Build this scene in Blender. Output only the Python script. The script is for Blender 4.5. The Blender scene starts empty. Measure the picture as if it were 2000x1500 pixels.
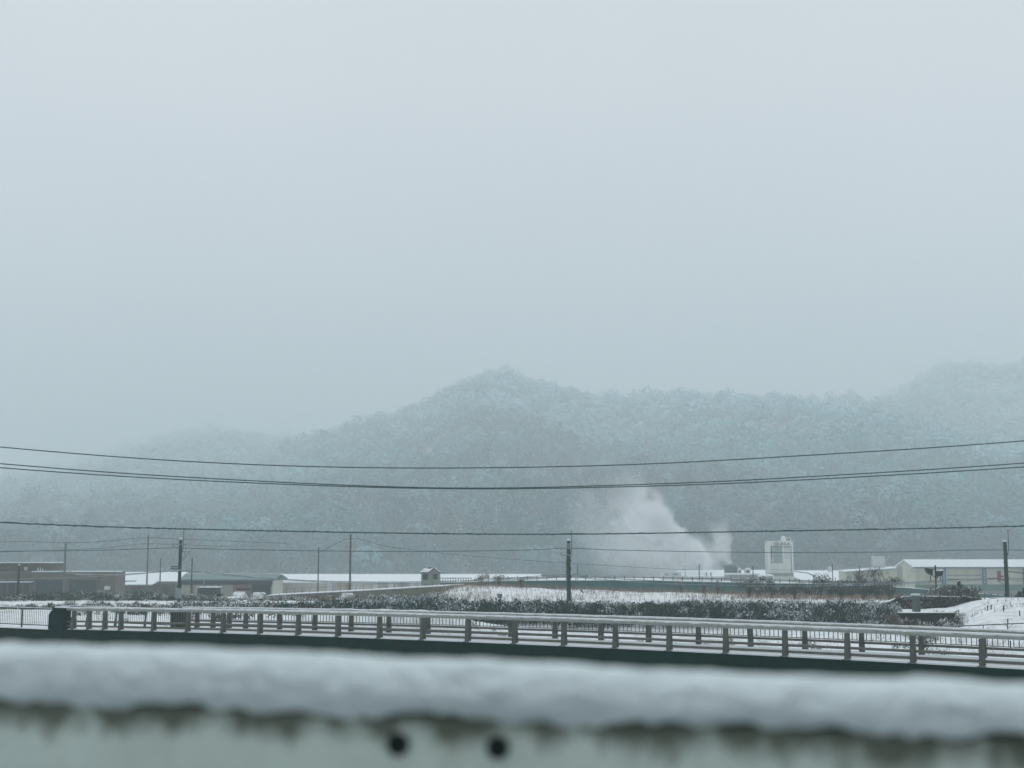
import bpy, math, random
import numpy as np
from mathutils import Vector

random.seed(7)
rng = np.random.default_rng(11)
sc = bpy.context.scene
COL = sc.collection

# ------------------------------------------------------------------ camera
F = 2600.0                      # focal length in photo pixels (photo 2000 px wide)
HY = 1084.0                     # photo row of the horizon
CZ = 9.0                        # eye height above the valley floor
PIT = math.atan((HY - 750.0) / F)
cam = bpy.data.cameras.new("camera")
camo = bpy.data.objects.new("camera", cam)
COL.objects.link(camo)
cam.sensor_width = 36.0
cam.lens = 36.0 * F / 2000.0
cam.clip_end = 6000.0
cam.clip_start = 0.05
camo.location = (0, 0, CZ)
camo.rotation_euler = (math.pi / 2 + PIT, 0, 0)
cam.dof.use_dof = True
cam.dof.focus_distance = 50.0
cam.dof.aperture_fstop = 1.9
sc.camera = camo

# ------------------------------------------------------------------ sky, sun, exposure
SUN_EL, SUN_ROT = math.radians(62), math.radians(20)
world = bpy.data.worlds.new("World")
sc.world = world
world.use_nodes = True
wt = world.node_tree
wt.nodes.clear()
w_out = wt.nodes.new("ShaderNodeOutputWorld")
w_bg = wt.nodes.new("ShaderNodeBackground")
w_sky = wt.nodes.new("ShaderNodeTexSky")
w_sky.sky_type = 'NISHITA'
w_sky.sun_disc = False
w_sky.sun_elevation = SUN_EL
w_sky.sun_rotation = SUN_ROT
w_tc = wt.nodes.new("ShaderNodeTexCoord")
w_sep = wt.nodes.new("ShaderNodeSeparateXYZ")
w_ramp = wt.nodes.new("ShaderNodeValToRGB")     # overcast: the cloud deck is brighter overhead
cr = w_ramp.color_ramp
SKYS = 0.1265
cr.elements[0].position = 0.0
cr.elements[0].color = (0.665, 0.63, 0.685, 1)
cr.elements[1].position = 1.0
cr.elements[1].color = (1.10, 1.14, 1.17, 1)
e = cr.elements.new(0.40)
e.color = (0.645, 0.64, 0.665, 1)
w_noise = wt.nodes.new("ShaderNodeTexNoise")
w_noise.inputs['Scale'].default_value = 2.2
w_noise.inputs['Detail'].default_value = 4
w_nm = wt.nodes.new("ShaderNodeMapRange")
w_nm.inputs['To Min'].default_value = 8.7
w_nm.inputs['To Max'].default_value = 11.3
w_vm = wt.nodes.new("ShaderNodeVectorMath")
w_vm.operation = 'SCALE'
w_mix = wt.nodes.new("ShaderNodeMix")
w_mix.data_type = 'RGBA'
w_mix.inputs['Factor'].default_value = 0.95
wt.links.new(w_tc.outputs['Generated'], w_sep.inputs[0])
wt.links.new(w_sep.outputs['Z'], w_ramp.inputs[0])
wt.links.new(w_tc.outputs['Generated'], w_noise.inputs['Vector'])
wt.links.new(w_noise.outputs['Fac'], w_nm.inputs['Value'])
w_az = wt.nodes.new("ShaderNodeMapRange")         # unseen sky behind the viewer, dimmed on purpose to darken camera-facing faces
w_az.interpolation_type = 'SMOOTHSTEP'
w_az.inputs['From Min'].default_value = -0.75
w_az.inputs['From Max'].default_value = 0.35
w_az.inputs['To Min'].default_value = 0.33
w_az.inputs['To Max'].default_value = 1.0
w_pr = wt.nodes.new("ShaderNodeMath")
w_pr.operation = 'MULTIPLY'
wt.links.new(w_sep.outputs['Y'], w_az.inputs['Value'])
wt.links.new(w_az.outputs['Result'], w_pr.inputs[0])
wt.links.new(w_nm.outputs['Result'], w_pr.inputs[1])
wt.links.new(w_ramp.outputs['Color'], w_vm.inputs[0])
wt.links.new(w_pr.outputs[0], w_vm.inputs['Scale'])
wt.links.new(w_sky.outputs['Color'], w_mix.inputs['A'])
wt.links.new(w_vm.outputs['Vector'], w_mix.inputs['B'])
wt.links.new(w_mix.outputs['Result'], w_bg.inputs['Color'])
w_bg.inputs['Strength'].default_value = SKYS
wt.links.new(w_bg.outputs[0], w_out.inputs[0])

sun = bpy.data.lights.new("sun", 'SUN')
sun.energy = 0.95
sun.angle = math.radians(60)
sun.color = (1.0, 0.97, 0.92)
suno = bpy.data.objects.new("sun", sun)
COL.objects.link(suno)
suno.rotation_euler = (-(math.pi / 2 - SUN_EL), 0, -SUN_ROT)
suno.location = (0, -20, 60)

sc.view_settings.view_transform = 'Standard'
sc.view_settings.look = 'None'
sc.view_settings.exposure = 0.0
sc.view_settings.gamma = 1.0
sc.view_settings.use_curve_mapping = False
sc.cycles.volume_bounces = 3
sc.cycles.max_bounces = 8
sc.cycles.diffuse_bounces = 3
sc.cycles.use_denoising = True
sc.cycles.volume_max_steps = 256
HAZE_D = 0.00095

# ------------------------------------------------------------------ helpers
cP, sP = math.cos(PIT), math.sin(PIT)


def at(px, py, Y):
    """World point that the photo pixel shows at distance Y in front of the camera."""
    u, v = (px - 1000.0) / F, (750.0 - py) / F
    dx, dy, dz = u, cP - v * sP, sP + v * cP
    k = Y / dy
    return Vector((dx * k, Y, CZ + dz * k))


def atx(px, Y):
    return at(px, 1110, Y).x


def atz(py, Y):
    return at(1000, py, Y).z


def pw(n, Y):
    return n * Y / F


def tag(o, label, cat, group=None, kind=None):
    o['label'] = label
    o['category'] = cat
    if group:
        o['group'] = group
    if kind:
        o['kind'] = kind
    return o


def thing(name, loc, label, cat, group=None, kind=None):
    o = bpy.data.objects.new(name, None)
    COL.objects.link(o)
    o.location = loc
    o.empty_display_size = 0.2
    return tag(o, label, cat, group, kind)


def root_loc(o):
    p = Vector((0, 0, 0))
    while o is not None:
        p = p + Vector(o.location)
        o = o.parent
    return p


class MB:
    """Collects faces in world coordinates and links them as one mesh object."""

    def __init__(self):
        self.v, self.f, self.mi, self.cur = [], [], [], 0

    def mat(self, i):
        self.cur = i
        return self

    def face(self, pts):
        n = len(self.v)
        self.v += [tuple(p) for p in pts]
        self.f.append(tuple(range(n, n + len(pts))))
        self.mi.append(self.cur)

    def hexa(self, b, t):
        n = len(self.v)
        self.v += [tuple(p) for p in b] + [tuple(p) for p in t]
        for q in ((3, 2, 1, 0), (4, 5, 6, 7), (0, 1, 5, 4), (1, 2, 6, 5), (2, 3, 7, 6), (3, 0, 4, 7)):
            self.f.append(tuple(n + i for i in q))
            self.mi.append(self.cur)
        return self

    def box(self, x0, y0, z0, x1, y1, z1):
        return self.hexa([(x0, y0, z0), (x1, y0, z0), (x1, y1, z0), (x0, y1, z0)],
                         [(x0, y0, z1), (x1, y0, z1), (x1, y1, z1), (x0, y1, z1)])

    def obox(self, c, a, b, h, da, z0=0.0, taper=1.0):
        """Box standing at c: size a along da, b across, from z0 to z0+h, top scaled by taper."""
        c = Vector(c)
        da = Vector((da[0], da[1], 0)).normalized()
        db = Vector((-da.y, da.x, 0))

        def ring(k, z):
            return [c + da * (sx * a / 2 * k) + db * (sy * b / 2 * k) + Vector((0, 0, z)) for sx, sy in ((-1, -1), (1, -1), (1, 1), (-1, 1))]
        return self.hexa(ring(1, z0), ring(taper, z0 + h))

    def tube(self, pts, r, seg=8, cap=True):
        pts = [Vector(p) for p in pts]
        rs = list(r) if isinstance(r, (list, tuple)) else [r] * len(pts)
        n0 = len(self.v)
        for i, p in enumerate(pts):
            d = (pts[min(i + 1, len(pts) - 1)] - pts[max(i - 1, 0)]).normalized()
            up = Vector((0, 0, 1)) if abs(d.z) < 0.9 else Vector((0, 1, 0))
            a = d.cross(up).normalized()
            b = a.cross(d)
            for k in range(seg):
                th = 2 * math.pi * k / seg
                self.v.append(tuple(p + (a * math.cos(th) + b * math.sin(th)) * rs[i]))
        for i in range(len(pts) - 1):
            for k in range(seg):
                k2 = (k + 1) % seg
                self.f.append((n0 + i * seg + k, n0 + i * seg + k2, n0 + (i + 1) * seg + k2, n0 + (i + 1) * seg + k))
                self.mi.append(self.cur)
        if cap:
            self.f.append(tuple(n0 + k for k in reversed(range(seg))))
            self.f.append(tuple(n0 + (len(pts) - 1) * seg + k for k in range(seg)))
            self.mi += [self.cur, self.cur]
        return self

    def prism(self, poly, ext):
        """Closed prism: planar polygon (list of points) pushed by vector ext."""
        poly = [Vector(p) for p in poly]
        ext = Vector(ext)
        n, k = len(self.v), len(poly)
        self.v += [tuple(p) for p in poly] + [tuple(p + ext) for p in poly]
        self.f.append(tuple(range(n, n + k)))
        self.f.append(tuple(n + k + i for i in reversed(range(k))))
        self.mi += [self.cur, self.cur]
        for i in range(k):
            j = (i + 1) % k
            self.f.append((n + j, n + i, n + k + i, n + k + j))
            self.mi.append(self.cur)
        return self

    def lathe(self, c, prof, seg=12):
        c = Vector(c)
        n0 = len(self.v)
        for r, z in prof:
            for k in range(seg):
                th = 2 * math.pi * k / seg
                self.v.append((c.x + r * math.cos(th), c.y + r * math.sin(th), c.z + z))
        for i in range(len(prof) - 1):
            for k in range(seg):
                k2 = (k + 1) % seg
                self.f.append((n0 + i * seg + k, n0 + i * seg + k2, n0 + (i + 1) * seg + k2, n0 + (i + 1) * seg + k))
                self.mi.append(self.cur)
        self.f.append(tuple(n0 + k for k in reversed(range(seg))))
        self.f.append(tuple(n0 + (len(prof) - 1) * seg + k for k in range(seg)))
        self.mi += [self.cur, self.cur]
        return self

    def build(self, name, mats, parent=None, origin=None, smooth=False):
        o3 = root_loc(parent) if parent is not None else (Vector(origin) if origin is not None else Vector((0, 0, 0)))
        me = bpy.data.meshes.new(name)
        me.from_pydata([(x - o3.x, y - o3.y, z - o3.z) for x, y, z in self.v], [], self.f)
        mats = mats if isinstance(mats, (list, tuple)) else [mats]
        for m in mats:
            me.materials.append(m)
        if len(mats) > 1:
            me.polygons.foreach_set('material_index', self.mi)
        if smooth:
            me.polygons.foreach_set('use_smooth', [True] * len(self.f))
        me.update()
        o = bpy.data.objects.new(name, me)
        COL.objects.link(o)
        if parent is not None:
            o.parent = parent
        else:
            o.location = o3
        return o


def np_mesh(name, verts, nper, cols, mat, parent=None, origin=(0, 0, 0)):
    """verts (N*nper,3): separate polygons of nper corners; cols (N,3) per polygon stored as point colour 'tint'."""
    o3 = root_loc(parent) if parent is not None else Vector(origin)
    verts = np.asarray(verts, dtype=np.float32) - np.array(o3, dtype=np.float32)
    nv = len(verts)
    npol = nv // nper
    me = bpy.data.meshes.new(name)
    me.vertices.add(nv)
    me.vertices.foreach_set('co', verts.ravel())
    me.loops.add(nv)
    me.loops.foreach_set('vertex_index', np.arange(nv, dtype=np.int32))
    me.polygons.add(npol)
    me.polygons.foreach_set('loop_start', np.arange(0, nv, nper, dtype=np.int32))
    me.materials.append(mat)
    me.update(calc_edges=True)
    at_ = me.attributes.new('tint', 'FLOAT_COLOR', 'POINT')
    c4 = np.ones((nv, 4), dtype=np.float32)
    c4[:, :3] = np.repeat(cols, nper, axis=0)
    at_.data.foreach_set('color', c4.ravel())
    o = bpy.data.objects.new(name, me)
    COL.objects.link(o)
    if parent is not None:
        o.parent = parent
    else:
        o.location = o3
    return o


def _hash(ix, iy, s):
    h = (ix.astype(np.int64) * 374761393 + iy.astype(np.int64) * 668265263 + s * 974711) & 0x7fffffff
    h = ((h ^ (h >> 13)) * 1274126177) & 0x7fffffff
    return ((h ^ (h >> 16)) & 0xffff) / 65535.0


def vnoise(x, y, s=0):
    x, y = np.asarray(x, float), np.asarray(y, float)
    ix, iy = np.floor(x), np.floor(y)
    fx, fy = x - ix, y - iy
    fx, fy = fx * fx * (3 - 2 * fx), fy * fy * (3 - 2 * fy)
    a, b = _hash(ix, iy, s), _hash(ix + 1, iy, s)
    c, d = _hash(ix, iy + 1, s), _hash(ix + 1, iy + 1, s)
    return (a + (b - a) * fx) * (1 - fy) + (c + (d - c) * fx) * fy


def fbm(x, y, s=0, o=4):
    t, a = 0.0, 0.5
    for k in range(o):
        t = t + a * vnoise(x, y, s + k)
        x, y, a = x * 2.03, y * 2.03, a * 0.5
    return t


def smooth(t):
    t = np.clip(t, 0, 1)
    return t * t * (3 - 2 * t)


# ------------------------------------------------------------------ materials
def material(name, col, var=0.18, scale=3.0, rough=0.85, snow=0.0, streak=None, bump=0.0, snow_scale=2.0, stretch=(1, 1, 1), metal=0.0, spec=0.25):
    """Noise-varied paint; streak=(colour, amount, scale) adds runs down the surface; snow>0 lays snow on faces that look up."""
    m = bpy.data.materials.new(name)
    m.use_nodes = True
    nt = m.node_tree
    N, L = nt.nodes, nt.links
    bs = N['Principled BSDF']
    bs.inputs['Roughness'].default_value = rough
    bs.inputs['Metallic'].default_value = metal
    bs.inputs['Specular IOR Level'].default_value = spec
    geo = N.new('ShaderNodeNewGeometry')
    mp = N.new('ShaderNodeMapping')
    mp.inputs['Scale'].default_value = stretch
    L.new(geo.outputs['Position'], mp.inputs['Vector'])
    no = N.new('ShaderNodeTexNoise')
    no.inputs['Scale'].default_value = scale
    no.inputs['Detail'].default_value = 6
    no.inputs['Roughness'].default_value = 0.6
    L.new(mp.outputs['Vector'], no.inputs['Vector'])
    ra = N.new('ShaderNodeValToRGB')
    ra.color_ramp.elements[0].position = 0.3
    ra.color_ramp.elements[1].position = 0.7
    ra.color_ramp.elements[0].color = tuple(max(0, c * (1 - var)) for c in col) + (1,)
    ra.color_ramp.elements[1].color = tuple(min(1, c * (1 + var)) for c in col) + (1,)
    L.new(no.outputs['Fac'], ra.inputs['Fac'])
    out = ra.outputs['Color']
    if streak:
        sc_, amt, ss = streak
        mp2 = N.new('ShaderNodeMapping')
        mp2.inputs['Scale'].default_value = (1, 1, 0.12)
        L.new(geo.outputs['Position'], mp2.inputs['Vector'])
        n2 = N.new('ShaderNodeTexNoise')
        n2.inputs['Scale'].default_value = ss
        n2.inputs['Detail'].default_value = 5
        L.new(mp2.outputs['Vector'], n2.inputs['Vector'])
        mr = N.new('ShaderNodeMapRange')
        mr.inputs['From Min'].default_value = 0.5
        mr.inputs['From Max'].default_value = 0.72
        mr.inputs['To Max'].default_value = amt
        L.new(n2.outputs['Fac'], mr.inputs['Value'])
        mx = N.new('ShaderNodeMix')
        mx.data_type = 'RGBA'
        L.new(mr.outputs['Result'], mx.inputs['Factor'])
        L.new(out, mx.inputs['A'])
        mx.inputs['B'].default_value = tuple(sc_) + (1,)
        out = mx.outputs['Result']
    if snow > 0:
        sep = N.new('ShaderNodeSeparateXYZ')
        L.new(geo.outputs['True Normal'], sep.inputs[0])
        n3 = N.new('ShaderNodeTexNoise')
        n3.inputs['Scale'].default_value = snow_scale
        n3.inputs['Detail'].default_value = 5
        L.new(geo.outputs['Position'], n3.inputs['Vector'])
        ad = N.new('ShaderNodeMath')
        ad.operation = 'MULTIPLY_ADD'
        L.new(n3.outputs['Fac'], ad.inputs[0])
        ad.inputs[1].default_value = 0.9
        L.new(sep.outputs['Z'], ad.inputs[2])
        mr = N.new('ShaderNodeMapRange')
        th = 1.5 - snow
        mr.inputs['From Min'].default_value = th - 0.12
        mr.inputs['From Max'].default_value = th + 0.12
        L.new(ad.outputs[0], mr.inputs['Value'])
        mx = N.new('ShaderNodeMix')
        mx.data_type = 'RGBA'
        L.new(mr.outputs['Result'], mx.inputs['Factor'])
        L.new(out, mx.inputs['A'])
        mx.inputs['B'].default_value = SNOWC + (1,)
        out = mx.outputs['Result']
    L.new(out, bs.inputs['Base Color'])
    if bump > 0:
        bp = N.new('ShaderNodeBump')
        bp.inputs['Strength'].default_value = bump
        bp.inputs['Distance'].default_value = 0.05
        L.new(no.outputs['Fac'], bp.inputs['Height'])
        L.new(bp.outputs['Normal'], bs.inputs['Normal'])
    return m


def tint_material(name, rough=0.9):
    m = bpy.data.materials.new(name)
    m.use_nodes = True
    nt = m.node_tree
    N, L = nt.nodes, nt.links
    bs = N['Principled BSDF']
    bs.inputs['Roughness'].default_value = rough
    bs.inputs['Specular IOR Level'].default_value = 0.1
    a = N.new('ShaderNodeAttribute')
    a.attribute_name = 'tint'
    L.new(a.outputs['Color'], bs.inputs['Base Color'])
    return m


SNOWC = (0.72, 0.775, 0.81)
m_snow = material('snow', SNOWC, var=0.05, scale=1.5, rough=0.7, bump=0.15)
m_tint = tint_material('foliage')
m_conc_dark = material('dark_concrete', (0.000, 0.024, 0.018), var=0.35, scale=2.5, rough=0.9, streak=((0.010, 0.018, 0.012), 0.5, 2.2), bump=0.2, spec=0.1)
m_rail = material('rail_paint', (0.30, 0.33, 0.31), var=0.12, scale=6, rough=0.5, snow=0.32, snow_scale=3)
m_rail_low = material('lower_rail_paint', (0.125, 0.13, 0.112), var=0.2, scale=6, rough=0.6, snow=0.0, snow_scale=3)
m_post = material('post_paint', (0.098, 0.108, 0.096), var=0.2, scale=5, rough=0.7, snow=0.25, snow_scale=3)
m_fence = material('fence_paint', (0.06, 0.085, 0.077), var=0.2, scale=4, rough=0.6, snow=0.2)
m_fence_teal = material('teal_fence_paint', (0.03, 0.12, 0.11), var=0.2, scale=4, rough=0.6)
m_pole = material('weathered_pole', (0.035, 0.060, 0.050), var=0.5, scale=4, rough=0.9, streak=((0.11, 0.12, 0.09), 0.7, 1.6))
m_pole_dark = material('dark_pole', (0.003, 0.040, 0.031), var=0.4, scale=5, rough=0.9, streak=((0.022, 0.03, 0.024), 0.6, 2.0))
m_pole_light = material('concrete_pole', (0.10, 0.13, 0.12), var=0.25, scale=3, rough=0.85)
m_steel = material('galvanised_steel', (0.20, 0.24, 0.24), var=0.15, scale=6, rough=0.5, snow=0.3)
m_box = material('grey_cabinet', (0.24, 0.29, 0.31), var=0.08, scale=3, rough=0.5, snow=0.3)
m_wire = material('cable_rubber', (0.04, 0.095, 0.09), var=0.2, scale=5, rough=0.6)
m_wire_snow = material('frosted_cable', (0.22, 0.28, 0.29), var=0.5, scale=1.2, rough=0.7)
m_brown = material('brown_cladding', (0.078, 0.064, 0.052), var=0.18, scale=1.5, rough=0.85, streak=((0.06, 0.06, 0.05), 0.5, 1.0))
m_brown2 = material('pale_brown_cladding', (0.118, 0.098, 0.078), var=0.15, scale=1.2, rough=0.85, streak=((0.10, 0.085, 0.07), 0.5, 1.0))
m_dark = material('dark_opening', (0.012, 0.035, 0.033), var=0.4, scale=1.5, rough=0.8)
m_white = material('white_panel', (0.55, 0.58, 0.57), var=0.08, scale=2, rough=0.6)
m_beige = material('beige_panel', (0.47, 0.475, 0.395), var=0.08, scale=0.7, rough=0.8, streak=((0.33, 0.34, 0.28), 0.6, 0.9))
m_pink = material('pink_panel', (0.27, 0.20, 0.175), var=0.12, scale=1.0, rough=0.85)
m_roof_teal = material('teal_metal_roof', (0.11, 0.19, 0.19), var=0.12, scale=1.2, rough=0.6)
m_eave = material('eave_board', (0.045, 0.075, 0.07), var=0.2, scale=1.2, rough=0.8)
m_rust = material('rust_stained_wall', (0.48, 0.43, 0.37), var=0.45, scale=0.35, rough=0.9, streak=((0.26, 0.18, 0.12), 0.9, 0.45))
m_green_base = material('green_skirting', (0.085, 0.19, 0.165), var=0.08, scale=1.0, rough=0.75)
m_blue = material('blue_panel', (0.035, 0.12, 0.19), var=0.12, scale=2.0, rough=0.6)
m_tower = material('tower_panel', (0.68, 0.71, 0.66), var=0.07, scale=0.6, rough=0.8, streak=((0.36, 0.37, 0.31), 0.7, 0.8))
m_glass_blue = material('glazed_panel', (0.26, 0.34, 0.34), var=0.08, scale=0.8, rough=0.35)
m_letter = material('sign_letter', (0.07, 0.06, 0.07), var=0.1, scale=3, rough=0.7)
m_wallroad = material('road_wall_concrete', (0.018, 0.100, 0.092), var=0.25, scale=0.8, rough=0.9, streak=((0.06, 0.10, 0.09), 0.6, 0.7))
m_rampwall = material('ramp_concrete', (0.12, 0.115, 0.09), var=0.25, scale=0.8, rough=0.9, streak=((0.20, 0.19, 0.16), 0.6, 0.9))
m_ivy_wall = material('dark_mossy_wall', (0.028, 0.045, 0.036), var=0.5, scale=1.6, rough=0.95, streak=((0.09, 0.085, 0.07), 0.6, 1.6))
m_conc_grey = material('grey_render', (0.24, 0.26, 0.24), var=0.12, scale=1.0, rough=0.85, streak=((0.15, 0.17, 0.15), 0.5, 1.0))
m_roof_patch = material('dark_tiled_roof', (0.06, 0.10, 0.10), var=0.2, scale=2.0, rough=0.8, snow=0.22, snow_scale=0.8)
m_tank = material('dark_tank_steel', (0.035, 0.085, 0.08), var=0.2, scale=0.8, rough=0.6)
m_tower_pale = material('pale_tower_trim', (0.76, 0.77, 0.73), var=0.06, scale=1, rough=0.8)
m_tower_stain = material('stained_tower_panel', (0.33, 0.37, 0.32), var=0.12, scale=1, rough=0.85)
m_groove = material('shadow_gap', (0.20, 0.25, 0.22), var=0.1, scale=1, rough=0.9)
m_groove_dark = material('dark_slot', (0.035, 0.09, 0.075), var=0.1, scale=1, rough=0.9)
m_snow_rib = material('ribbed_snow', (0.66, 0.69, 0.73), var=0.05, scale=2, rough=0.7)
m_blue_letter = material('blue_letter', (0.015, 0.05, 0.09), var=0.2, scale=2, rough=0.7)
m_post_teal = material('weathered_concrete_post', (0.09, 0.13, 0.125), var=0.25, scale=3, rough=0.9, streak=((0.04, 0.06, 0.055), 0.6, 3))
m_black = material('channel_darkness', (0.006, 0.018, 0.015), var=0.3, scale=2, rough=0.9)  # shade inside the channel mouth, painted as a near-black back wall
m_black_gloss = material('dark_hood_metal', (0.004, 0.022, 0.02), var=0.2, scale=4, rough=0.5)
m_wire_mid = material('thin_wire', (0.03, 0.095, 0.092), var=0.3, scale=3, rough=0.6)
m_twig = material('twig', (0.10, 0.095, 0.08), var=0.3, scale=5, rough=0.9, snow=0.2)
m_carbody = material('car_paint', (0.08, 0.11, 0.12), var=0.1, scale=3, rough=0.35, snow=0.22, snow_scale=1.5)
m_carwhite = material('white_car_paint', (0.34, 0.38, 0.39), var=0.08, scale=3, rough=0.35, snow=0.3, snow_scale=1.5)
m_carglass = material('car_glass', (0.02, 0.04, 0.045), var=0.1, scale=3, rough=0.15, spec=0.5)
m_tyre = material('tyre_rubber', (0.015, 0.018, 0.018), var=0.2, scale=8, rough=0.9)
m_redbox = material('pinkish_box', (0.24, 0.15, 0.14), var=0.15, scale=4, rough=0.6)
m_bark = material('bark', (0.035, 0.032, 0.026), var=0.3, scale=5, rough=0.95, snow=0.1)

# ground: snow with earth and dead grass showing through
m_ground = material('snowy_ground', SNOWC, var=0.06, scale=0.6, rough=0.75, bump=0.2)
nt = m_ground.node_tree
bs = nt.nodes['Principled BSDF']
src = bs.inputs['Base Color'].links[0].from_socket
geo = nt.nodes.new('ShaderNodeNewGeometry')
g1 = nt.nodes.new('ShaderNodeTexNoise')
g1.inputs['Scale'].default_value = 0.9
g1.inputs['Detail'].default_value = 9
g1.inputs['Roughness'].default_value = 0.72
g2 = nt.nodes.new('ShaderNodeTexNoise')
g2.inputs['Scale'].default_value = 0.06
g2.inputs['Detail'].default_value = 3
ga = nt.nodes.new('ShaderNodeMath')
ga.operation = 'MULTIPLY_ADD'
ga.inputs[1].default_value = 0.35
gm = nt.nodes.new('ShaderNodeMapRange')
gm.inputs['From Min'].default_value = 0.655
gm.inputs['From Max'].default_value = 0.90
gm.inputs['To Max'].default_value = 0.70
gx = nt.nodes.new('ShaderNodeMix')
gx.data_type = 'RGBA'
gx.inputs['B'].default_value = (0.16, 0.125, 0.09, 1)
nt.links.new(geo.outputs['Position'], g1.inputs['Vector'])
nt.links.new(geo.outputs['Position'], g2.inputs['Vector'])
nt.links.new(g2.outputs['Fac'], ga.inputs[0])
nt.links.new(g1.outputs['Fac'], ga.inputs[2])
nt.links.new(ga.outputs[0], gm.inputs['Value'])
nt.links.new(gm.outputs['Result'], gx.inputs['Factor'])
nt.links.new(src, gx.inputs['A'])
nt.links.new(gx.outputs['Result'], bs.inputs['Base Color'])

m_trod = material('trodden_snow', (0.40, 0.44, 0.45), var=0.25, scale=2.5, rough=0.8, bump=0.3)
m_hill = material('hill_soil', (0.20, 0.23, 0.23), var=0.5, scale=0.05, rough=0.95)

# ------------------------------------------------------------------ ground
B0 = np.array((-16.92, 58.45))           # bridge line (kerb of the side that faces the camera)
BTH = 0.5525
BD = np.array((math.cos(BTH), -math.sin(BTH)))
BN = np.array((math.sin(BTH), math.cos(BTH)))
BW = 4.48


def kerb_z(t):
    return CZ - 3.103 - 0.000355 * (t - 18.0) ** 2


FIELD_PX = [700, 850, 880, 910, 950, 1050, 1150, 1250, 1350, 1450, 1600, 1750, 2100]
FIELD_PY = [1166, 1158, 1147, 1142, 1143, 1147, 1151, 1155, 1157, 1160, 1163, 1166, 1168]
MOUND_PX = [1660, 1760, 1800, 1850, 1880, 1920, 1960, 2000, 2300]
MOUND_PY = [1262, 1238, 1230, 1216, 1202, 1188, 1183, 1185, 1188]


def ground_z(X, Y):
    X, Y = np.asarray(X, float), np.asarray(Y, float)
    z = np.interp(Y, [-40, 5, 6, 18, 30, 52, 60, 88, 97, 103, 116, 128, 138, 190, 300, 470],
                  [7.9, 7.9, 7.6, 2.0, 0.5, 0.3, 0.6, 2.8, 3.7, 4.5, 4.95, 4.7, 3.4, 3.1, 0.2, 0.0])
    # snow field that rises to a crest, then drops behind it
    pr = 1000 + F * X / 150.0
    top = CZ - (np.interp(pr, FIELD_PX, FIELD_PY) - HY) * 150.0 / F
    zf = np.where(Y < 150, 4.95 + (top - 4.95) * smooth((Y - 114) / 36.0), top + (1.5 - top) * smooth((Y - 151) / 12.0))
    zf = zf * (1 - smooth((Y - 190) / 80.0))
    w = smooth((pr - 800) / 90.0) * smooth((Y - 112) / 6.0)
    z = z + (zf - z) * w
    # river bank mound at the right
    pm = 1000 + F * X / np.clip(Y, 60, 104)
    zm = CZ - (np.interp(pm, MOUND_PX, MOUND_PY) - HY) * 85.0 / F
    wm = smooth((Y - 56) / 29.0) * (1 - smooth((Y - 104) / 12.0)) * smooth((pm - 1640) / 60.0)
    z = np.maximum(z, zm * wm + z * (1 - wm))
    # channel dug into the bank, with a level ledge above its mouth
    wc = smooth((pm - 1742) / 14.0) * (1 - smooth((pm - 1858) / 22.0))
    led = smooth((Y - 95.3) / 0.5) * (1 - smooth((Y - 106) / 3.0))
    z = z + (4.84 - z) * wc * led
    cut = smooth((Y - 80) / 8.0) * (1 - smooth((Y - 95.0) / 0.5))
    z = z + (np.minimum(z, 3.3) - z) * wc * cut
    # embankment that carries the path to the bridge at the left
    t = (X - B0[0]) * BD[0] + (Y - B0[1]) * BD[1]
    o = (X - B0[0]) * BN[0] + (Y - B0[1]) * BN[1]
    we = smooth((-2.6 - t) / 2.0) * smooth((o + 0.3) / 1.0) * (1 - smooth((Y - 84) / 16.0))
    z = z + (np.maximum(z, 5.62) - z) * we
    amp = smooth((Y - 52) / 10.0) * (1 - 0.6 * smooth((Y - 200) / 100.0))
    z = z + amp * ((fbm(X * 0.35, Y * 0.35, 3) - 0.5) * 0.35 + (fbm(X * 1.3, Y * 1.3, 5) - 0.5) * 0.14)
    return z


def gz(x, y):
    return float(ground_z(np.array([x]), np.array([y]))[0])


ys = np.concatenate([np.linspace(-40, 40, 24), np.linspace(42, 170, 190), np.geomspace(172, 3800, 68)])
us = np.concatenate([[-14, -8, -4, -2.4, -1.6], np.linspace(-1.1, 1.1, 330), [1.6, 2.4, 4, 8, 14]])
YY, UU = np.meshgrid(ys, us, indexing='ij')
XX = np.clip(UU * np.clip(46 + 0.42 * np.maximum(YY, 0), 20, 1000), -2200, 2200)
ZZ = ground_z(XX, YY)
nr, nc = XX.shape
gv = np.stack([XX.ravel(), YY.ravel(), ZZ.ravel()], 1)
gi = np.arange(nr * nc).reshape(nr, nc)
gf = np.stack([gi[:-1, :-1], gi[:-1, 1:], gi[1:, 1:], gi[1:, :-1]], -1).reshape(-1, 4)
me = bpy.data.meshes.new('ground')
me.from_pydata(gv.tolist(), [], gf.tolist())
me.materials.append(m_ground)
me.polygons.foreach_set('use_smooth', [True] * len(gf))
me.update()
ground = bpy.data.objects.new('ground', me)
COL.objects.link(ground)
tag(ground, 'snow covered ground of the valley floor and river bank', 'ground', kind='structure')

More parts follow.
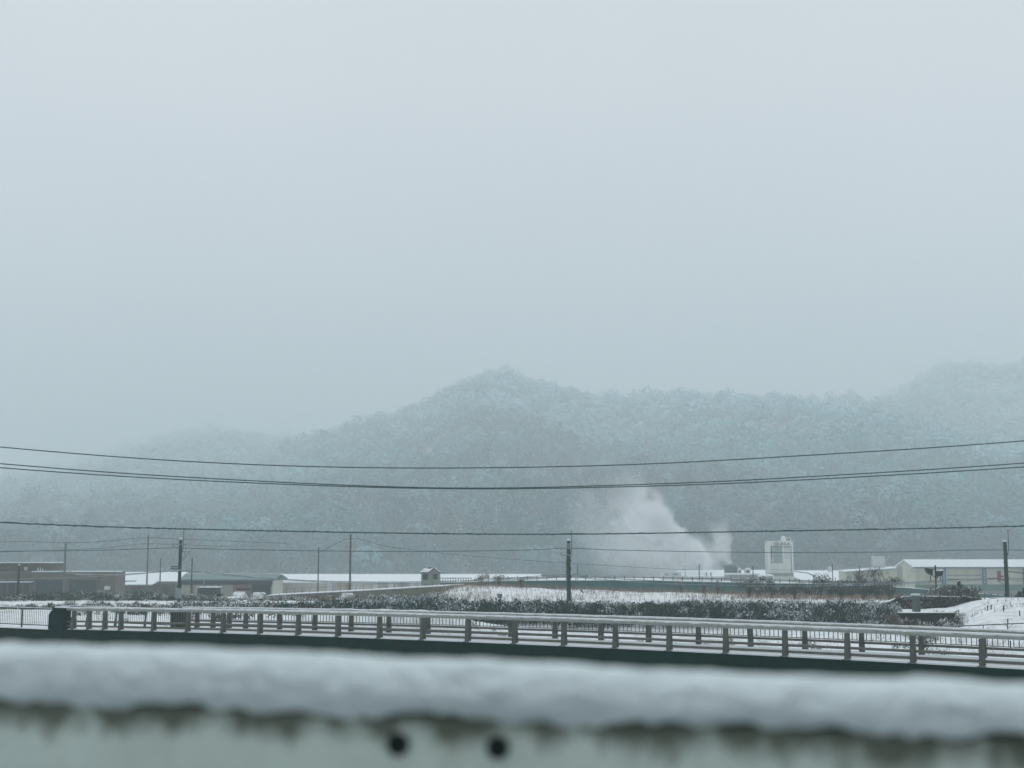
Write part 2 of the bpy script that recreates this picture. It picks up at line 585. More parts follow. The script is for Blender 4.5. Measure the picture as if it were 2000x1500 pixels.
# ------------------------------------------------------------------ hills
RIDGES = [
    # distance of the ridge, distance of the foot, skyline (photo columns and rows)
    (1800.0, 540.0, [-600, 60, 250, 400, 480, 560, 640, 700, 760, 800, 850, 880, 920, 955, 1000, 1040, 1080, 1150, 1220, 1290, 1340, 1400, 1480, 1560, 1640, 1700, 1800, 1900, 2000, 2300],
     [1010, 985, 960, 935, 915, 893, 868, 848, 838, 830, 805, 788, 771, 757, 757, 773, 787, 805, 812, 809, 802, 805, 811, 808, 802, 806, 816, 828, 840, 860]),
    (2300.0, 560.0, [-600, -60, 60, 130, 180, 250, 320, 400, 480, 560, 700, 900, 1200],
     [995, 965, 955, 949, 940, 924, 917, 918, 922, 937, 962, 1000, 1060]),
    (3000.0, 600.0, [-900, -500, -250, -60, 60, 120, 180, 250, 330, 390, 440, 520, 600, 700, 900, 1200],
     [1010, 985, 965, 958, 950, 940, 922, 898, 877, 868, 873, 880, 875, 890, 940, 1060]),
    (2500.0, 640.0, [1300, 1500, 1640, 1720, 1770, 1810, 1850, 1885, 1930, 1970, 2010, 2100, 2400, 2900],
     [1010, 900, 830, 808, 785, 757, 741, 735, 740, 742, 735, 725, 745, 820]),
]


def hill_z(X, Y):
    X, Y = np.asarray(X, float), np.asarray(Y, float)
    h = np.full(X.shape, -4.0)
    for D, foot, pxs, pys in RIDGES:
        wob = (fbm(X * 0.0037, X * 0 + D, 21, 3) - 0.5) * 190
        dd, ff = D + wob * 0.6, foot + wob * 0.25
        p = 1000 + F * X / np.minimum(Y, D)
        zr = CZ + (HY - np.interp(p, pxs, pys)) * D / F
        s = np.clip((Y - ff) / (dd - ff), 0, 1)
        prof = s ** 0.85 * 0.62 + smooth(s) * 0.38
        spur = (fbm(X * 0.007 + Y * 0.002, Y * 0.0026, 31, 3) - 0.5) * 0.55
        prof = prof * (1 + spur * (1 - s) * 1.6)
        back = np.clip((Y - dd) / 400.0, 0, 1)
        hh = np.where(Y <= dd, zr * prof, zr * (1 - 0.75 * smooth(back)))
        hh = np.where(Y < ff, -3.0, hh)
        h = np.maximum(h, hh)
    return h + (fbm(X * 0.02, Y * 0.02, 41, 3) - 0.5) * 9.0


hx = np.linspace(-1950, 2150, 321)
hy = np.linspace(490, 3700, 250)
HX, HYY = np.meshgrid(hx, hy)
HZ = hill_z(HX, HYY)
nr, nc = HX.shape
gi = np.arange(nr * nc).reshape(nr, nc)
gf = np.stack([gi[:-1, :-1], gi[:-1, 1:], gi[1:, 1:], gi[1:, :-1]], -1).reshape(-1, 4)
me = bpy.data.meshes.new('hill')
me.from_pydata(np.stack([HX.ravel(), HYY.ravel(), HZ.ravel()], 1).tolist(), [], gf.tolist())
me.materials.append(m_hill)
me.polygons.foreach_set('use_smooth', [True] * len(gf))
me.update()
hill = bpy.data.objects.new('hill', me)
COL.objects.link(hill)
tag(hill, 'wooded hills behind the factory fading into snow haze', 'hill', kind='structure')


def leaf_cloud(C, R, n, size, outward=0.5, fill=0.35, top_bias=0.0):
    """n diamond leaf clumps on each ellipsoid; returns quad corners (M,4,3), unit directions (M,3) and owner index."""
    N = len(C)
    M = N * n
    own = np.repeat(np.arange(N), n)
    d = rng.normal(size=(M, 3))
    d[:, 2] += top_bias
    d /= np.linalg.norm(d, axis=1, keepdims=True)
    rad = 1 - fill * rng.random(M) ** 1.5
    pos = C[own] + d * R[own] * rad[:, None]
    nrm = d * outward + rng.normal(size=(M, 3)) * (1 - outward)
    nrm /= np.linalg.norm(nrm, axis=1, keepdims=True) + 1e-9
    a = np.cross(nrm, rng.normal(size=(M, 3)))
    a /= np.linalg.norm(a, axis=1, keepdims=True) + 1e-9
    b = np.cross(nrm, a)
    s = (np.asarray(size)[own] if np.ndim(size) else np.full(M, size)) * (0.6 + 0.8 * rng.random(M))
    s = s[:, None]
    q = np.stack([pos + a * s, pos + b * s * 0.7, pos - a * s, pos - b * s * 0.7], 1)
    return q, d, own


# forest on the hills: one far-off wood
ty = 535 + 2500 * rng.random(90000) ** 1.15
tx = rng.uniform(-0.47, 0.47, 90000) * ty
pxc = 1000 + F * tx / ty
keep = (pxc > -220) & (pxc < 2220)
tx, ty = tx[keep], ty[keep]
th_ = hill_z(tx, ty)
# drop what the ridge in front hides: keep trees whose sight line clears the slope
vis = np.ones(len(tx), bool)
for k in np.linspace(0.45, 0.985, 28):
    hh = hill_z(tx * k, ty * k)
    vis &= hh < CZ + (th_ + 12 - CZ) * k
vis &= th_ > -3.6
tx, ty, th_ = tx[vis], ty[vis], th_[vis]
print('trees', len(tx))
NT = min(len(tx), 19000)
tx, ty, th_ = tx[:NT], ty[:NT], th_[:NT]
kindn = fbm(tx * 0.014, ty * 0.009, 51, 4) + rng.normal(0, 0.07, NT)
R = np.stack([(3.0 + 6.2 * rng.random(NT) ** 2.2) * (0.8 + ty / 3500.0)] * 3, 1)
R[:, 2] *= rng.uniform(0.8, 1.35, NT)
pointed = (kindn > 0.55) & (rng.random(NT) < 0.6) & (th_ < 110)
R[pointed] *= np.array([0.66, 0.66, 1.25])
Ct = np.stack([tx, ty, th_ + R[:, 2] * 0.9], 1)
nearw = ty < 980
ia, ib = np.where(nearw)[0], np.where(~nearw)[0]
qa, da_, oa = leaf_cloud(Ct[ia], R[ia], 120, R[ia, 0] * 0.155, outward=0.82, fill=0.24, top_bias=0.45)
qb, db_, ob = leaf_cloud(Ct[ib], R[ib], 58, R[ib, 0] * 0.22, outward=0.82, fill=0.22, top_bias=0.45)
q, d, own = np.concatenate([qa, qb]), np.concatenate([da_, db_]), np.concatenate([ia[oa], ib[ob]])
base = np.where(kindn[:, None] > 0.50, np.array([[0.000, 0.112, 0.104]]), np.array([[0.006, 0.165, 0.175]]))
base = base * rng.uniform(0.7, 1.3, (NT, 1)) * (0.40 + 1.2 * smooth((fbm(tx * 0.006 + ty * 0.002, ty * 0.003, 55, 3) - 0.25) * 2.2))[:, None]
elev = np.clip(th_ / 240.0, 0, 1)
frost = np.clip(0.80 * elev ** 0.9 + (fbm(tx * 0.006, ty * 0.004, 61, 4) - 0.5) * (0.30 + 0.7 * elev) + 0.9 * np.clip(fbm(tx * 0.02 + 5, ty * 0.012, 67, 3) - 0.66, 0, 1) + rng.normal(0, 0.09, NT), 0.0, 0.9)
fr = np.clip((frost * np.where(pointed, 0.6, 1.0))[own] * 1.45 * smooth((d[:, 2] + 0.55) / 1.3) + rng.normal(0, 0.06, len(own)) * (0.1 + 0.6 * frost[own]), 0, 1)[:, None]
cols = base[own] * rng.uniform(0.92, 1.08, (len(own), 1)) * (1 - fr) + np.array([[0.46, 0.69, 0.79]]) * fr
forest = np_mesh('forest', q.reshape(-1, 3), 4, cols, m_tint, origin=(0, 1200, 0))
tag(forest, 'frosted mixed forest covering the hills behind the factory', 'forest', kind='stuff')


# separate conifers that stand up out of the skyline
def conifer_mesh(name, h, r, nleaf, size, tint, snowp, parent, base, seed):
    g = np.random.default_rng(seed)
    z = g.random(nleaf) ** 0.8
    tier = 0.75 + 0.25 * np.cos(z * 9 * 2 * np.pi)
    rr = r * (1 - z) ** 0.9 * tier * np.sqrt(g.random(nleaf) * 0.7 + 0.3)
    a = g.random(nleaf) * 2 * np.pi
    pos = np.stack([rr * np.cos(a), rr * np.sin(a), h * (0.1 + 0.9 * z)], 1) + np.array(base)
    out = np.stack([np.cos(a), np.sin(a), -0.5 * np.ones(nleaf)], 1)
    side = np.stack([-np.sin(a), np.cos(a), np.zeros(nleaf)], 1)
    s = size * (0.5 + g.random(nleaf))[:, None]
    q = np.stack([pos + out * s, pos + side * s * 0.4, pos - out * s * 0.6, pos - side * s * 0.4], 1)
    c = np.array(tint)[None] * g.uniform(0.6, 1.5, (nleaf, 1))
    sn = g.random(nleaf) < snowp
    c[sn] = np.array(SNOWC) * g.uniform(0.8, 1.0, (int(sn.sum()), 1))
    return np_mesh(name, q.reshape(-1, 3), 4, c, m_tint, parent=parent)


CON = [(152, 917, 'small conifer at the far left end of the row on the misty ridge', 15),
       (168, 897, 'tall pointed conifer beside a slightly shorter one on the misty ridge', 22),
       (186, 902, 'slightly shorter conifer close beside the tall pointed one on the ridge', 19),
       (218, 886, 'tallest lone conifer spire on the misty left ridge below the upper cables', 25),
       (200, 905, 'rounded conifer between the pair and the lone spire on the ridge', 16),
       (131, 921, 'broad dark conifer where the ridge drops away to the left', 15),
       (425, 985, 'dark conifer on the slope below the double cables', 20),
       (268, 868, 'faint conifer on the shoulder near the left hilltop', 14)]
for i, (px, py, lab, h) in enumerate(CON):
    Yc = 2150.0 if py < 950 else 960.0
    h = h * (1.35 if py < 950 else 1.0)
    x = atx(px, Yc)
    zg = min(float(hill_z(np.array([x]), np.array([Yc]))[0]), atz(py, Yc) - h * 0.8)
    zt = atz(py, Yc)
    t = thing('conifer_tree', (x, Yc, zg), lab, 'tree', 'conifers rising out of the hill forest')
    MB().tube([(x, Yc, zg - 1), (x, Yc, zt - 1)], [0.5, 0.12], 6).build('trunk', m_bark, t)
    conifer_mesh('crown', zt - zg, (zt - zg) * 0.21, 420, 2.2, (0.002, 0.05, 0.05), 0.08, t, (x, Yc, zg), 100 + i)

# ------------------------------------------------------------------ footbridge
def bp(t, o, z):
    p = B0 + BD * t + BN * o
    return Vector((p[0], p[1], z))


def sweep(mb, prof, t0, t1, n, zf=kerb_z):
    """Sweep a closed (offset, height above kerb) profile along the bridge."""
    k = len(prof)
    n0 = len(mb.v)
    for i in range(n + 1):
        t = t0 + (t1 - t0) * i / n
        for o, z in prof:
            mb.v.append(tuple(bp(t, o, zf(t) + z)))
    for i in range(n):
        for j in range(k):
            j2 = (j + 1) % k
            mb.f.append((n0 + i * k + j, n0 + i * k + j2, n0 + (i + 1) * k + j2, n0 + (i + 1) * k + j))
            mb.mi.append(mb.cur)
    mb.f.append(tuple(n0 + j for j in reversed(range(k))))
    mb.f.append(tuple(n0 + n * k + j for j in range(k)))
    mb.mi += [mb.cur, mb.cur]
    return mb


T0, T1 = -3.45, 47.0
bridge = thing('footbridge', bp(20, 2.2, 3.0), 'long slightly arched footbridge with pipe railings and dark girder', 'footbridge')
sweep(MB(), [(-0.14, -1.55), (0.35, -1.55), (0.35, -0.02), (-0.14, -0.02)], T0, T1, 50).build('girder', m_conc_dark, bridge)
sweep(MB(), [(0.35, -0.55), (BW - 0.3, -0.67), (BW - 0.3, -0.22), (0.35, -0.10)], T0, T1, 50).build('deck', m_conc_dark, bridge)
sweep(MB(), [(BW - 0.3, -1.6), (BW + 0.2, -1.6), (BW + 0.2, -0.14), (BW - 0.3, -0.14)], 0.0, T1, 50).build('girder', m_conc_dark, bridge)
mb = MB()
sweep(mb, [(-0.13, -0.02), (0.34, -0.02), (0.30, 0.02), (-0.08, 0.02)], T0 + 0.2, T1, 60)
sweep(mb, [(BW - 0.29, -0.14), (BW + 0.19, -0.14), (BW + 0.15, -0.09), (BW - 0.25, -0.09)], 0.2, T1, 60)
mb.build('snow_cover', m_snow, bridge)
sweep(MB(), [(0.36, -0.10), (BW - 0.31, -0.22), (BW - 0.33, -0.15), (0.38, -0.03)], T0 + 0.2, T1, 60).build('trodden_snow', m_trod, bridge)


def make_railing(off, dz, posts, t_start, infill):
    top_z = 0.868 + dz
    mb = MB()
    n = 60
    tt = [t_start + (T1 - t_start) * i / n for i in range(n + 1)]
    mb.tube([bp(t, off, kerb_z(t) + top_z) for t in tt], 0.068, 12)
    for h in (0.335, 0.135):
        mb.mat(1).tube([bp(t, off - 0.0, kerb_z(t) + h + dz) for t in tt], 0.043, 8)
    ra = mb.build('railing', [m_rail, m_rail_low], bridge, smooth=True)
    # snow lying along the pipe
    mb = MB()
    for i in range(n):
        pass
    mb.tube([bp(t, off + 0.012, kerb_z(t) + top_z + 0.052) for t in tt], [0.048 * (0.85 + 0.3 * random.random()) for _ in tt], 8)
    mb.build('snow_cover', m_snow, ra, smooth=True)
    first = None
    da = BD
    for t in posts:
        loc = bp(t, off, kerb_z(t) + dz)
        if first is None:
            mb = MB()
            mb.obox(loc, 0.16, 0.20, 0.74, da, z0=-0.02, taper=0.80)
            mb.obox(loc, 0.15, 0.17, 0.075, da, z0=0.72, taper=0.8)
            mb.obox(loc, 0.26, 0.26, 0.02, da, z0=-0.015)
            # build with the vertices around the post foot
            p = mb.build('post', m_post, None, origin=loc)
            p.parent = ra
            p.location = loc - root_loc(ra)
            first = p
        else:
            c = first.copy()
            COL.objects.link(c)
            c.parent = ra
            c.location = loc - root_loc(ra)
    if infill:
        mb = MB()
        t = t_start + 0.25
        while t < T1:
            p0 = bp(t, off + 0.14, kerb_z(t) + dz + 0.40)
            p1 = bp(t, off + 0.14, kerb_z(t) + dz + 0.84)
            mb.tube([p0, p1], 0.014, 5)
            t += 0.165
        mb.tube([bp(t, off + 0.14, kerb_z(t) + dz + 0.40) for t in tt], 0.014, 6)
        mb.build('bar_infill', m_fence, ra)
    return ra


make_railing(0.0, 0.0, [-3, -2, -1] + [2.0 * k for k in range(0, 24)], T0, False)
make_railing(BW, -0.12, [0.07, 1.07, 2.07] + [3.07 + 2.0 * k for k in range(0, 22)], -0.9, True)

# end pillar where the railing starts, with a sloping shoulder
pil = thing('bridge_pillar', bp(-4.0, 0.0, kerb_z(-4) - 1.5), 'dark concrete pillar with sloping shoulder at the end of the bridge railing', 'pillar')
tz = kerb_z(-4.0)
poly = [bp(-4.45, -0.2, tz - 0.03), bp(-3.46, -0.2, tz - 0.03), bp(-3.46, -0.2, tz + 0.93), bp(-4.12, -0.2, tz + 0.93), bp(-4.45, -0.2, tz + 0.62)]
MB().prism(poly, Vector((BN[0], BN[1], 0)) * 0.42).build('shaft', m_conc_dark, pil)
poly = [bp(-3.47, -0.19, tz + 0.93), bp(-4.10, -0.19, tz + 0.93), bp(-4.05, -0.17, tz + 0.985), bp(-3.5, -0.17, tz + 0.985)]
MB().prism(poly, Vector((BN[0], BN[1], 0)) * 0.38).build('snow_cap', m_snow, pil)

# wall of the approach, left of the pillar
ab = thing('approach_wall', bp(-9, 0, 3.0), 'dark concrete retaining wall carrying the path up to the bridge', 'wall')
sweep(MB(), [(-0.16, -2.6), (0.34, -2.6), (0.34, -0.05), (-0.16, -0.05)], -26, T0 - 0.03, 10, lambda t: kerb_z(-4)).build('wall', m_conc_dark, ab)
sweep(MB(), [(-0.14, -0.05), (0.32, -0.05), (0.28, -0.01), (-0.10, -0.01)], -26, -4.5, 40, lambda t: kerb_z(-4)).build('snow_cover', m_snow, ab)


def bar_fence(name, label, off, t0, t1, zb, zt, braces=False, posts=True):
    mid = (t0 + t1) / 2
    f = thing(name, bp(mid, off, zb), label, 'fence')
    n = max(1, round((t1 - t0) / 2.0))
    step = (t1 - t0) / n
    for i in range(n):
        a, b = t0 + i * step, t0 + (i + 1) * step
        mb = MB()
        mb.tube([bp(a, off, zt), bp(b, off, zt)], 0.028, 6)
        mb.tube([bp(a, off, zb + 0.16), bp(b, off, zb + 0.16)], 0.024, 6)
        k = int((b - a) / 0.125)
        for j in range(1, k):
            t = a + (b - a) * j / k
            mb.tube([bp(t, off, zb + 0.16), bp(t, off, zt)], 0.010, 5)
        mb.build('bar_panel', m_fence, f)
    for i in range(n + 1):
        t = t0 + i * step
        MB().obox(bp(t, off, zb), 0.06, 0.06, zt - zb + 0.03, BD, z0=-0.1).build('post', m_fence, f)
        if braces:
            MB().tube([bp(t + 0.1, off - 0.05, zt - 0.12), bp(t + 0.28, off - 0.25, zb + 0.45), bp(t + 0.42, off - 0.5, zb - 0.1)], 0.045, 6).build('brace', m_fence_teal, f)
    mb = MB()
    mb.tube([bp(t0, off, zt + 0.026), bp(t1, off, zt + 0.026)], 0.024, 6)
    mb.build('snow_cover', m_snow, f)
    return f


bar_fence('bar_fence', 'snow topped vertical bar fence ending at the dark concrete pillar', 0.08, -16.6, -4.6, kerb_z(-4) - 0.04, kerb_z(-4) + 0.86)
bar_fence('bar_fence', 'vertical bar fence with leaning green braces seen behind the bridge railing', BW + 0.1, -9.4, -1.4, kerb_z(-2) - 0.16, kerb_z(-2) + 0.72, braces=True)

gate = thing('slatted_block', bp(-0.95, BW, kerb_z(0) - 0.9), 'dark brown slatted block standing behind the railing where the second pipe begins', 'barrier')
mb = MB()
mb.obox(bp(-1.0, BW - 0.05, kerb_z(0) - 0.16), 0.95, 0.22, 0.80, BD)
mb.build('core', m_dark, gate)
for k in range(6):
    MB().obox(bp(-1.4 + k * 0.16, BW - 0.18, kerb_z(0) - 0.10), 0.09, 0.03, 0.72, BD).build('slat', m_post, gate)

# ------------------------------------------------------------------ road, guardrail in front of the camera
mb = MB()
mb.box(-40, -38, 7.62, 40, 2.9, 8.02)
road = mb.build('road', material('asphalt', (0.06, 0.065, 0.065), var=0.3, scale=3, rough=0.9, snow=0.08, snow_scale=0.8))
tag(road, 'snow dusted roadside where the camera stands', 'road', kind='structure')

GA, GB = at(0, 1386, 2.36), at(2000, 1466, 1.98)          # lower edge of the snow, both ends
gdir = (GB - GA)
glen = gdir.length
gd = gdir.normalized()
gn = Vector((-gd.y, gd.x, 0)).normalized()                 # points away from the camera
if gn.y < 0:
    gn = -gn
mid = (GA + GB) / 2
guard = thing('guardrail', (mid.x, mid.y + 0.05, 8.02), 'weathered pale green guardrail with thick snow on top, close to the camera', 'guardrail')


def gp(s, o, h):
    """s metres along from the middle, o outward (away from the camera), h above the snow's lower edge."""
    return mid + gd * s + gn * o + Vector((0, 0, h))


HALF = 4.2
prof = [(0.0, -0.42), (0.0, -0.16), (0.012, -0.135), (0.012, -0.1), (0.0, -0.075), (0.0, 0.0), (0.004, 0.012), (0.016, 0.02), (0.13, 0.02), (0.13, -0.42)]
prof = [(0.0, -0.46), (0.0, 0.002), (0.004, 0.012), (0.014, 0.018), (0.135, 0.018), (0.145, 0.008), (0.145, -0.46)]
mb = MB()
k = len(prof)
for s in (-HALF, HALF):
    for o, h in prof:
        mb.v.append(tuple(gp(s, o, h)))
for j in range(k):
    j2 = (j + 1) % k
    mb.f.append((j, j2, k + j2, k + j))
    mb.mi.append(0)
mb.f += [tuple(reversed(range(k))), tuple(range(k, 2 * k))]
mb.mi += [0, 0]

# painted steel with moss and painted-in shade under the snow, rusty runs
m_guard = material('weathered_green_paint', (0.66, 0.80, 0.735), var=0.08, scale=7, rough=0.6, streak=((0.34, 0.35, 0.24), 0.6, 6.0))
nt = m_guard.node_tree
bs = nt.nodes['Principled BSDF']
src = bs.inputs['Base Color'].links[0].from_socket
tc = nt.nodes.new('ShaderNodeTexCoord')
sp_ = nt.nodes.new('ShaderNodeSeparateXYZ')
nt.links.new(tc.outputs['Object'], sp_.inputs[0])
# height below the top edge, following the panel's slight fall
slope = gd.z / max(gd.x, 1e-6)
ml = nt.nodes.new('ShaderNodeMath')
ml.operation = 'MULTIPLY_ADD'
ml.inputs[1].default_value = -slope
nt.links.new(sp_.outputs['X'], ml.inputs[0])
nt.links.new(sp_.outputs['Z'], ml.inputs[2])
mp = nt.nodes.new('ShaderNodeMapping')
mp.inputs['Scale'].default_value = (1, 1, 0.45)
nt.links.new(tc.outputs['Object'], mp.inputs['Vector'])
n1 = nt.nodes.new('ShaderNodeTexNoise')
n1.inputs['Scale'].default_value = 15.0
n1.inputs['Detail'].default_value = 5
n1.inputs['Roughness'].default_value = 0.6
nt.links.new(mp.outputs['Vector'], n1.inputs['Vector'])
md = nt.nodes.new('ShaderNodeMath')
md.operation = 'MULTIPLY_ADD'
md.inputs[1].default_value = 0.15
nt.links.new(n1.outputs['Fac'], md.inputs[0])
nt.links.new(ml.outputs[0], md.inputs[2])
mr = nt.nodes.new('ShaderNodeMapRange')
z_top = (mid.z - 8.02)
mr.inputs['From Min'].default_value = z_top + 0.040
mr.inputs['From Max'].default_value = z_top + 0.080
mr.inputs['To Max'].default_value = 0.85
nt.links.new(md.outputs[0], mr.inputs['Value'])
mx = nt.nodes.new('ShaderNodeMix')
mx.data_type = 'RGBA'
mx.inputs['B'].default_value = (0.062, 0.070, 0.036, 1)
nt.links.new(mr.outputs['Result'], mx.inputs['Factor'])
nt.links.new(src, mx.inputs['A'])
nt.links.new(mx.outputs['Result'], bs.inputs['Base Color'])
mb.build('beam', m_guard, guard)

# snow lying on the beam
ns = 640
sec = [(-0.004, 0.010), (-0.013, 0.020), (-0.016, 0.038), (-0.012, 0.058), (-0.002, 0.076), (0.014, 0.090), (0.040, 0.100), (0.075, 0.104), (0.110, 0.099), (0.138, 0.084), (0.152, 0.060), (0.156, 0.035), (0.150, 0.012)]
sec2 = []
for (o0, h0), (o1, h1) in zip(sec[:-1], sec[1:]):
    for q_ in (0.0, 1 / 3, 2 / 3):
        sec2.append((o0 + (o1 - o0) * q_, h0 + (h1 - h0) * q_))
sec = sec2 + [sec[-1]]
mb = MB()
k = len(sec)
ss = np.linspace(-HALF, HALF, ns)
hn = 1 + (fbm(ss * 3.2, ss * 0, 71, 4) - 0.47) * 0.20 + (fbm(ss * 17, ss * 0, 73, 2) - 0.37) * 0.06
SS, JJ = np.meshgrid(ss, np.arange(k) / 3.0, indexing='ij')
lump = (vnoise(SS * 7 + 31, JJ * 0.45, 81) - 0.5) * 0.013 + (vnoise(SS * 17, JJ * 0.9, 83) - 0.5) * 0.008 + (vnoise(SS * 39, JJ * 1.7, 84) - 0.5) * 0.008
lip = (vnoise(ss * 6, ss * 0, 85) - 0.5) * 0.012 + (vnoise(ss * 21, ss * 0, 87) - 0.5) * 0.014 + (vnoise(ss * 47, ss * 0, 89) - 0.5) * 0.010
for i, s in enumerate(ss):
    kx = 0.90 - 0.08 * s
    for j, (o, h) in enumerate(sec):
        jo = float(lump[i, j])
        lo = float(lip[i]) * max(0.0, 1 - j / 5.0)
        mb.v.append(tuple(gp(s, o + jo * (0.9 if j < 16 else 0.2), 0.006 + h * float(hn[i]) * kx + jo * (0.35 if j > 8 else 0.0) + lo)))
for i in range(ns - 1):
    for j in range(k):
        j2 = (j + 1) % k
        mb.f.append((i * k + j2, i * k + j, (i + 1) * k + j, (i + 1) * k + j2))
        mb.mi.append(0)
mb.f += [tuple(range(k)), tuple((ns - 1) * k + j for j in reversed(range(k)))]
mb.mi += [0, 0]
m_snow_near = material('packed_snow', (0.76, 0.90, 0.925), var=0.08, scale=22, rough=0.8, bump=0.9)
mb.build('snow_cover', m_snow_near, guard, smooth=True)
for px, py in ((777, 1454), (973, 1460)):
    # bolt heads standing proud of the beam's face
    best = min(np.linspace(-1.0, 1.0, 2001), key=lambda s: abs((1000 + F * (gp(s, 0, 0).x / (gp(s, 0, 0).y * cP + (gp(s, 0, -0.08).z - CZ) * sP))) - px))
    c = gp(best, 0, 0)
    c.z = at(px, py, c.y).z
    mb = MB()
    mb.tube([c + gn * 0.002, c - gn * 0.004], 0.0185, 16)
    mb.tube([c - gn * 0.004, c - gn * 0.013], 0.0155, 6)
    mb.build('bolt', material('rusted_bolt', (0.008, 0.022, 0.018), var=0.3, scale=40, rough=0.8), guard)
for s in (-3.2, -1.2, 0.8, 2.8):
    MB().obox(gp(s, 0.22, 0).to_2d().to_3d(), 0.13, 0.13, mid.z - 0.05 - 8.0, gd, z0=8.0).build('post', m_steel, guard)
    MB().obox(gp(s, 0.15, 0).to_2d().to_3d(), 0.10, 0.06, 0.18, gd, z0=mid.z - 0.25).build('bracket', m_steel, guard)

#@@BEGIN2@@
# ------------------------------------------------------------------ buildings
def Z(py, Y):
    return atz(py, Y)


def bxp(mb, px0, py0, px1, py1, Y, depth):
    """Box whose camera-side face covers the photo rectangle at distance Y and that runs depth metres back."""
    return mb.box(atx(px0, Y), Y, Z(py1, Y), atx(px1, Y), Y + depth, Z(py0, Y))


def bld(name, px, Y, label, cat='building', group=None):
    x = atx(px, Y)
    return thing(name, (x, Y + 3, gz(x, Y)), label, cat, group)


def part(name, mat_, parent, rects, Y, depth):
    mb = MB()
    for r in rects:
        bxp(mb, *r, Y, depth)
    return mb.build(name, mat_, parent)


def foot(px, Y):
    return gz(atx(px, Y), Y) - 0.6


def wall_down(name, mat_, parent, px0, py0, px1, Y, depth):
    """Wall from row py0 down into the ground."""
    zb = min(foot(px0, Y), foot(px1, Y), foot((px0 + px1) / 2, Y))
    mb = MB().box(atx(px0, Y), Y, zb, atx(px1, Y), Y + depth, Z(py0, Y))
    return mb.build(name, mat_, parent)


# brown flat-roofed building, far left
Y = 205
b = bld('brown_building', 60, Y, 'brown flat roofed two storey building at the left with dark open bays')
wall_down('wall', m_brown2, b, -140, 1117, 227, Y, 5)
part('upper_storey', m_brown, b, [(-140, 1099.6, 103, 1116.9)], Y + 3, 5)
part('roof_snow', m_snow, b, [(-142, 1098, 104, 1099.8)], Y + 2.8, 5.4)
part('roof_snow', m_snow, b, [(62, 1115.4, 228, 1117.2)], Y - 0.2, 3.1)
part('band', m_brown, b, [(-140, 1120, 62, 1136)], Y - 0.05, 0.1)
for r in ((72, 1133, 126, 1172), (137, 1133, 189, 1172)):
    d = part('bay_opening', m_dark, b, [r], Y - 0.03, 0.2)
    for q0 in (r[0] - 2, r[2] + 0.4):
        part('shutter_guide', m_brown2, d, [(q0, 1133, q0 + 1.6, 1172)], Y - 0.1, 0.25)
part('bay_opening', m_dark, b, [(-100, 1140, 58, 1170)], Y - 0.03, 0.2)
for px in (-40, 4, 16, 32, 46, 62):
    part('column', m_brown2, b, [(px - 0.8, 1140, px + 0.8, 1172)], Y - 1.6, 0.2)
cpy = part('canopy', m_eave, b, [(-140, 1137.6, 62, 1140)], Y - 2.2, 2.1)
part('snow_cover', m_snow, cpy, [(-140, 1136, 60, 1137.7)], Y - 2.1, 2.0)
for r in ((47, 1107.5, 53.5, 1114), (73, 1109, 75, 1116), (78, 1108, 79.5, 1116), (82, 1111, 84, 1116)):
    part('vent_panel', m_white, b, [r], Y + 2.9, 0.1)
part('window', m_dark, b, [(-6, 1113, 6, 1118)], Y + 2.9, 0.1)
part('name_board', m_box, b, [(148, 1120.5, 183, 1123.5)], Y - 0.1, 0.1)
part('air_unit', m_white, b, [(205, 1145, 214, 1152)], Y - 0.8, 0.7)
part('downpipe', m_eave, b, [(194, 1118, 195.2, 1170)], Y - 0.12, 0.1)


def gable_roof(mb, px0, px1, py_eave, py_ridge, Y, depth, thick=0.18, over=0.5):
    """Ridge along the picture, front slope towards the camera."""
    x0, x1 = atx(px0, Y) - over, atx(px1, Y) + over
    ze = Z(py_eave, Y)
    zr = Z(py_ridge, Y + depth / 2)
    yf, yr, yb = Y - over, Y + depth / 2, Y + depth + over
    poly = [(x0, yf, ze), (x0, yr, zr), (x0, yb, ze), (x0, yb, ze - thick), (x0, yr, zr - thick), (x0, yf, ze - thick)]
    mb.prism(poly, (x1 - x0, 0, 0))
    return x0, x1, ze, zr, yf, yr, yb


def house_body(mb, px0, px1, py_eave, py_ridge, Y, depth, thick=0.2, zb=None):
    x0, x1 = atx(px0, Y), atx(px1, Y)
    ze, zr = Z(py_eave, Y) - thick, Z(py_ridge, Y + depth / 2) - thick
    if zb is None:
        zb = min(foot(px0, Y), foot(px1, Y))
    poly = [(x0, Y, zb), (x0, Y, ze), (x0, Y + depth / 2, zr), (x0, Y + depth, ze), (x0, Y + depth, zb)]
    mb.prism(poly, (x1 - x0, 0, 0))


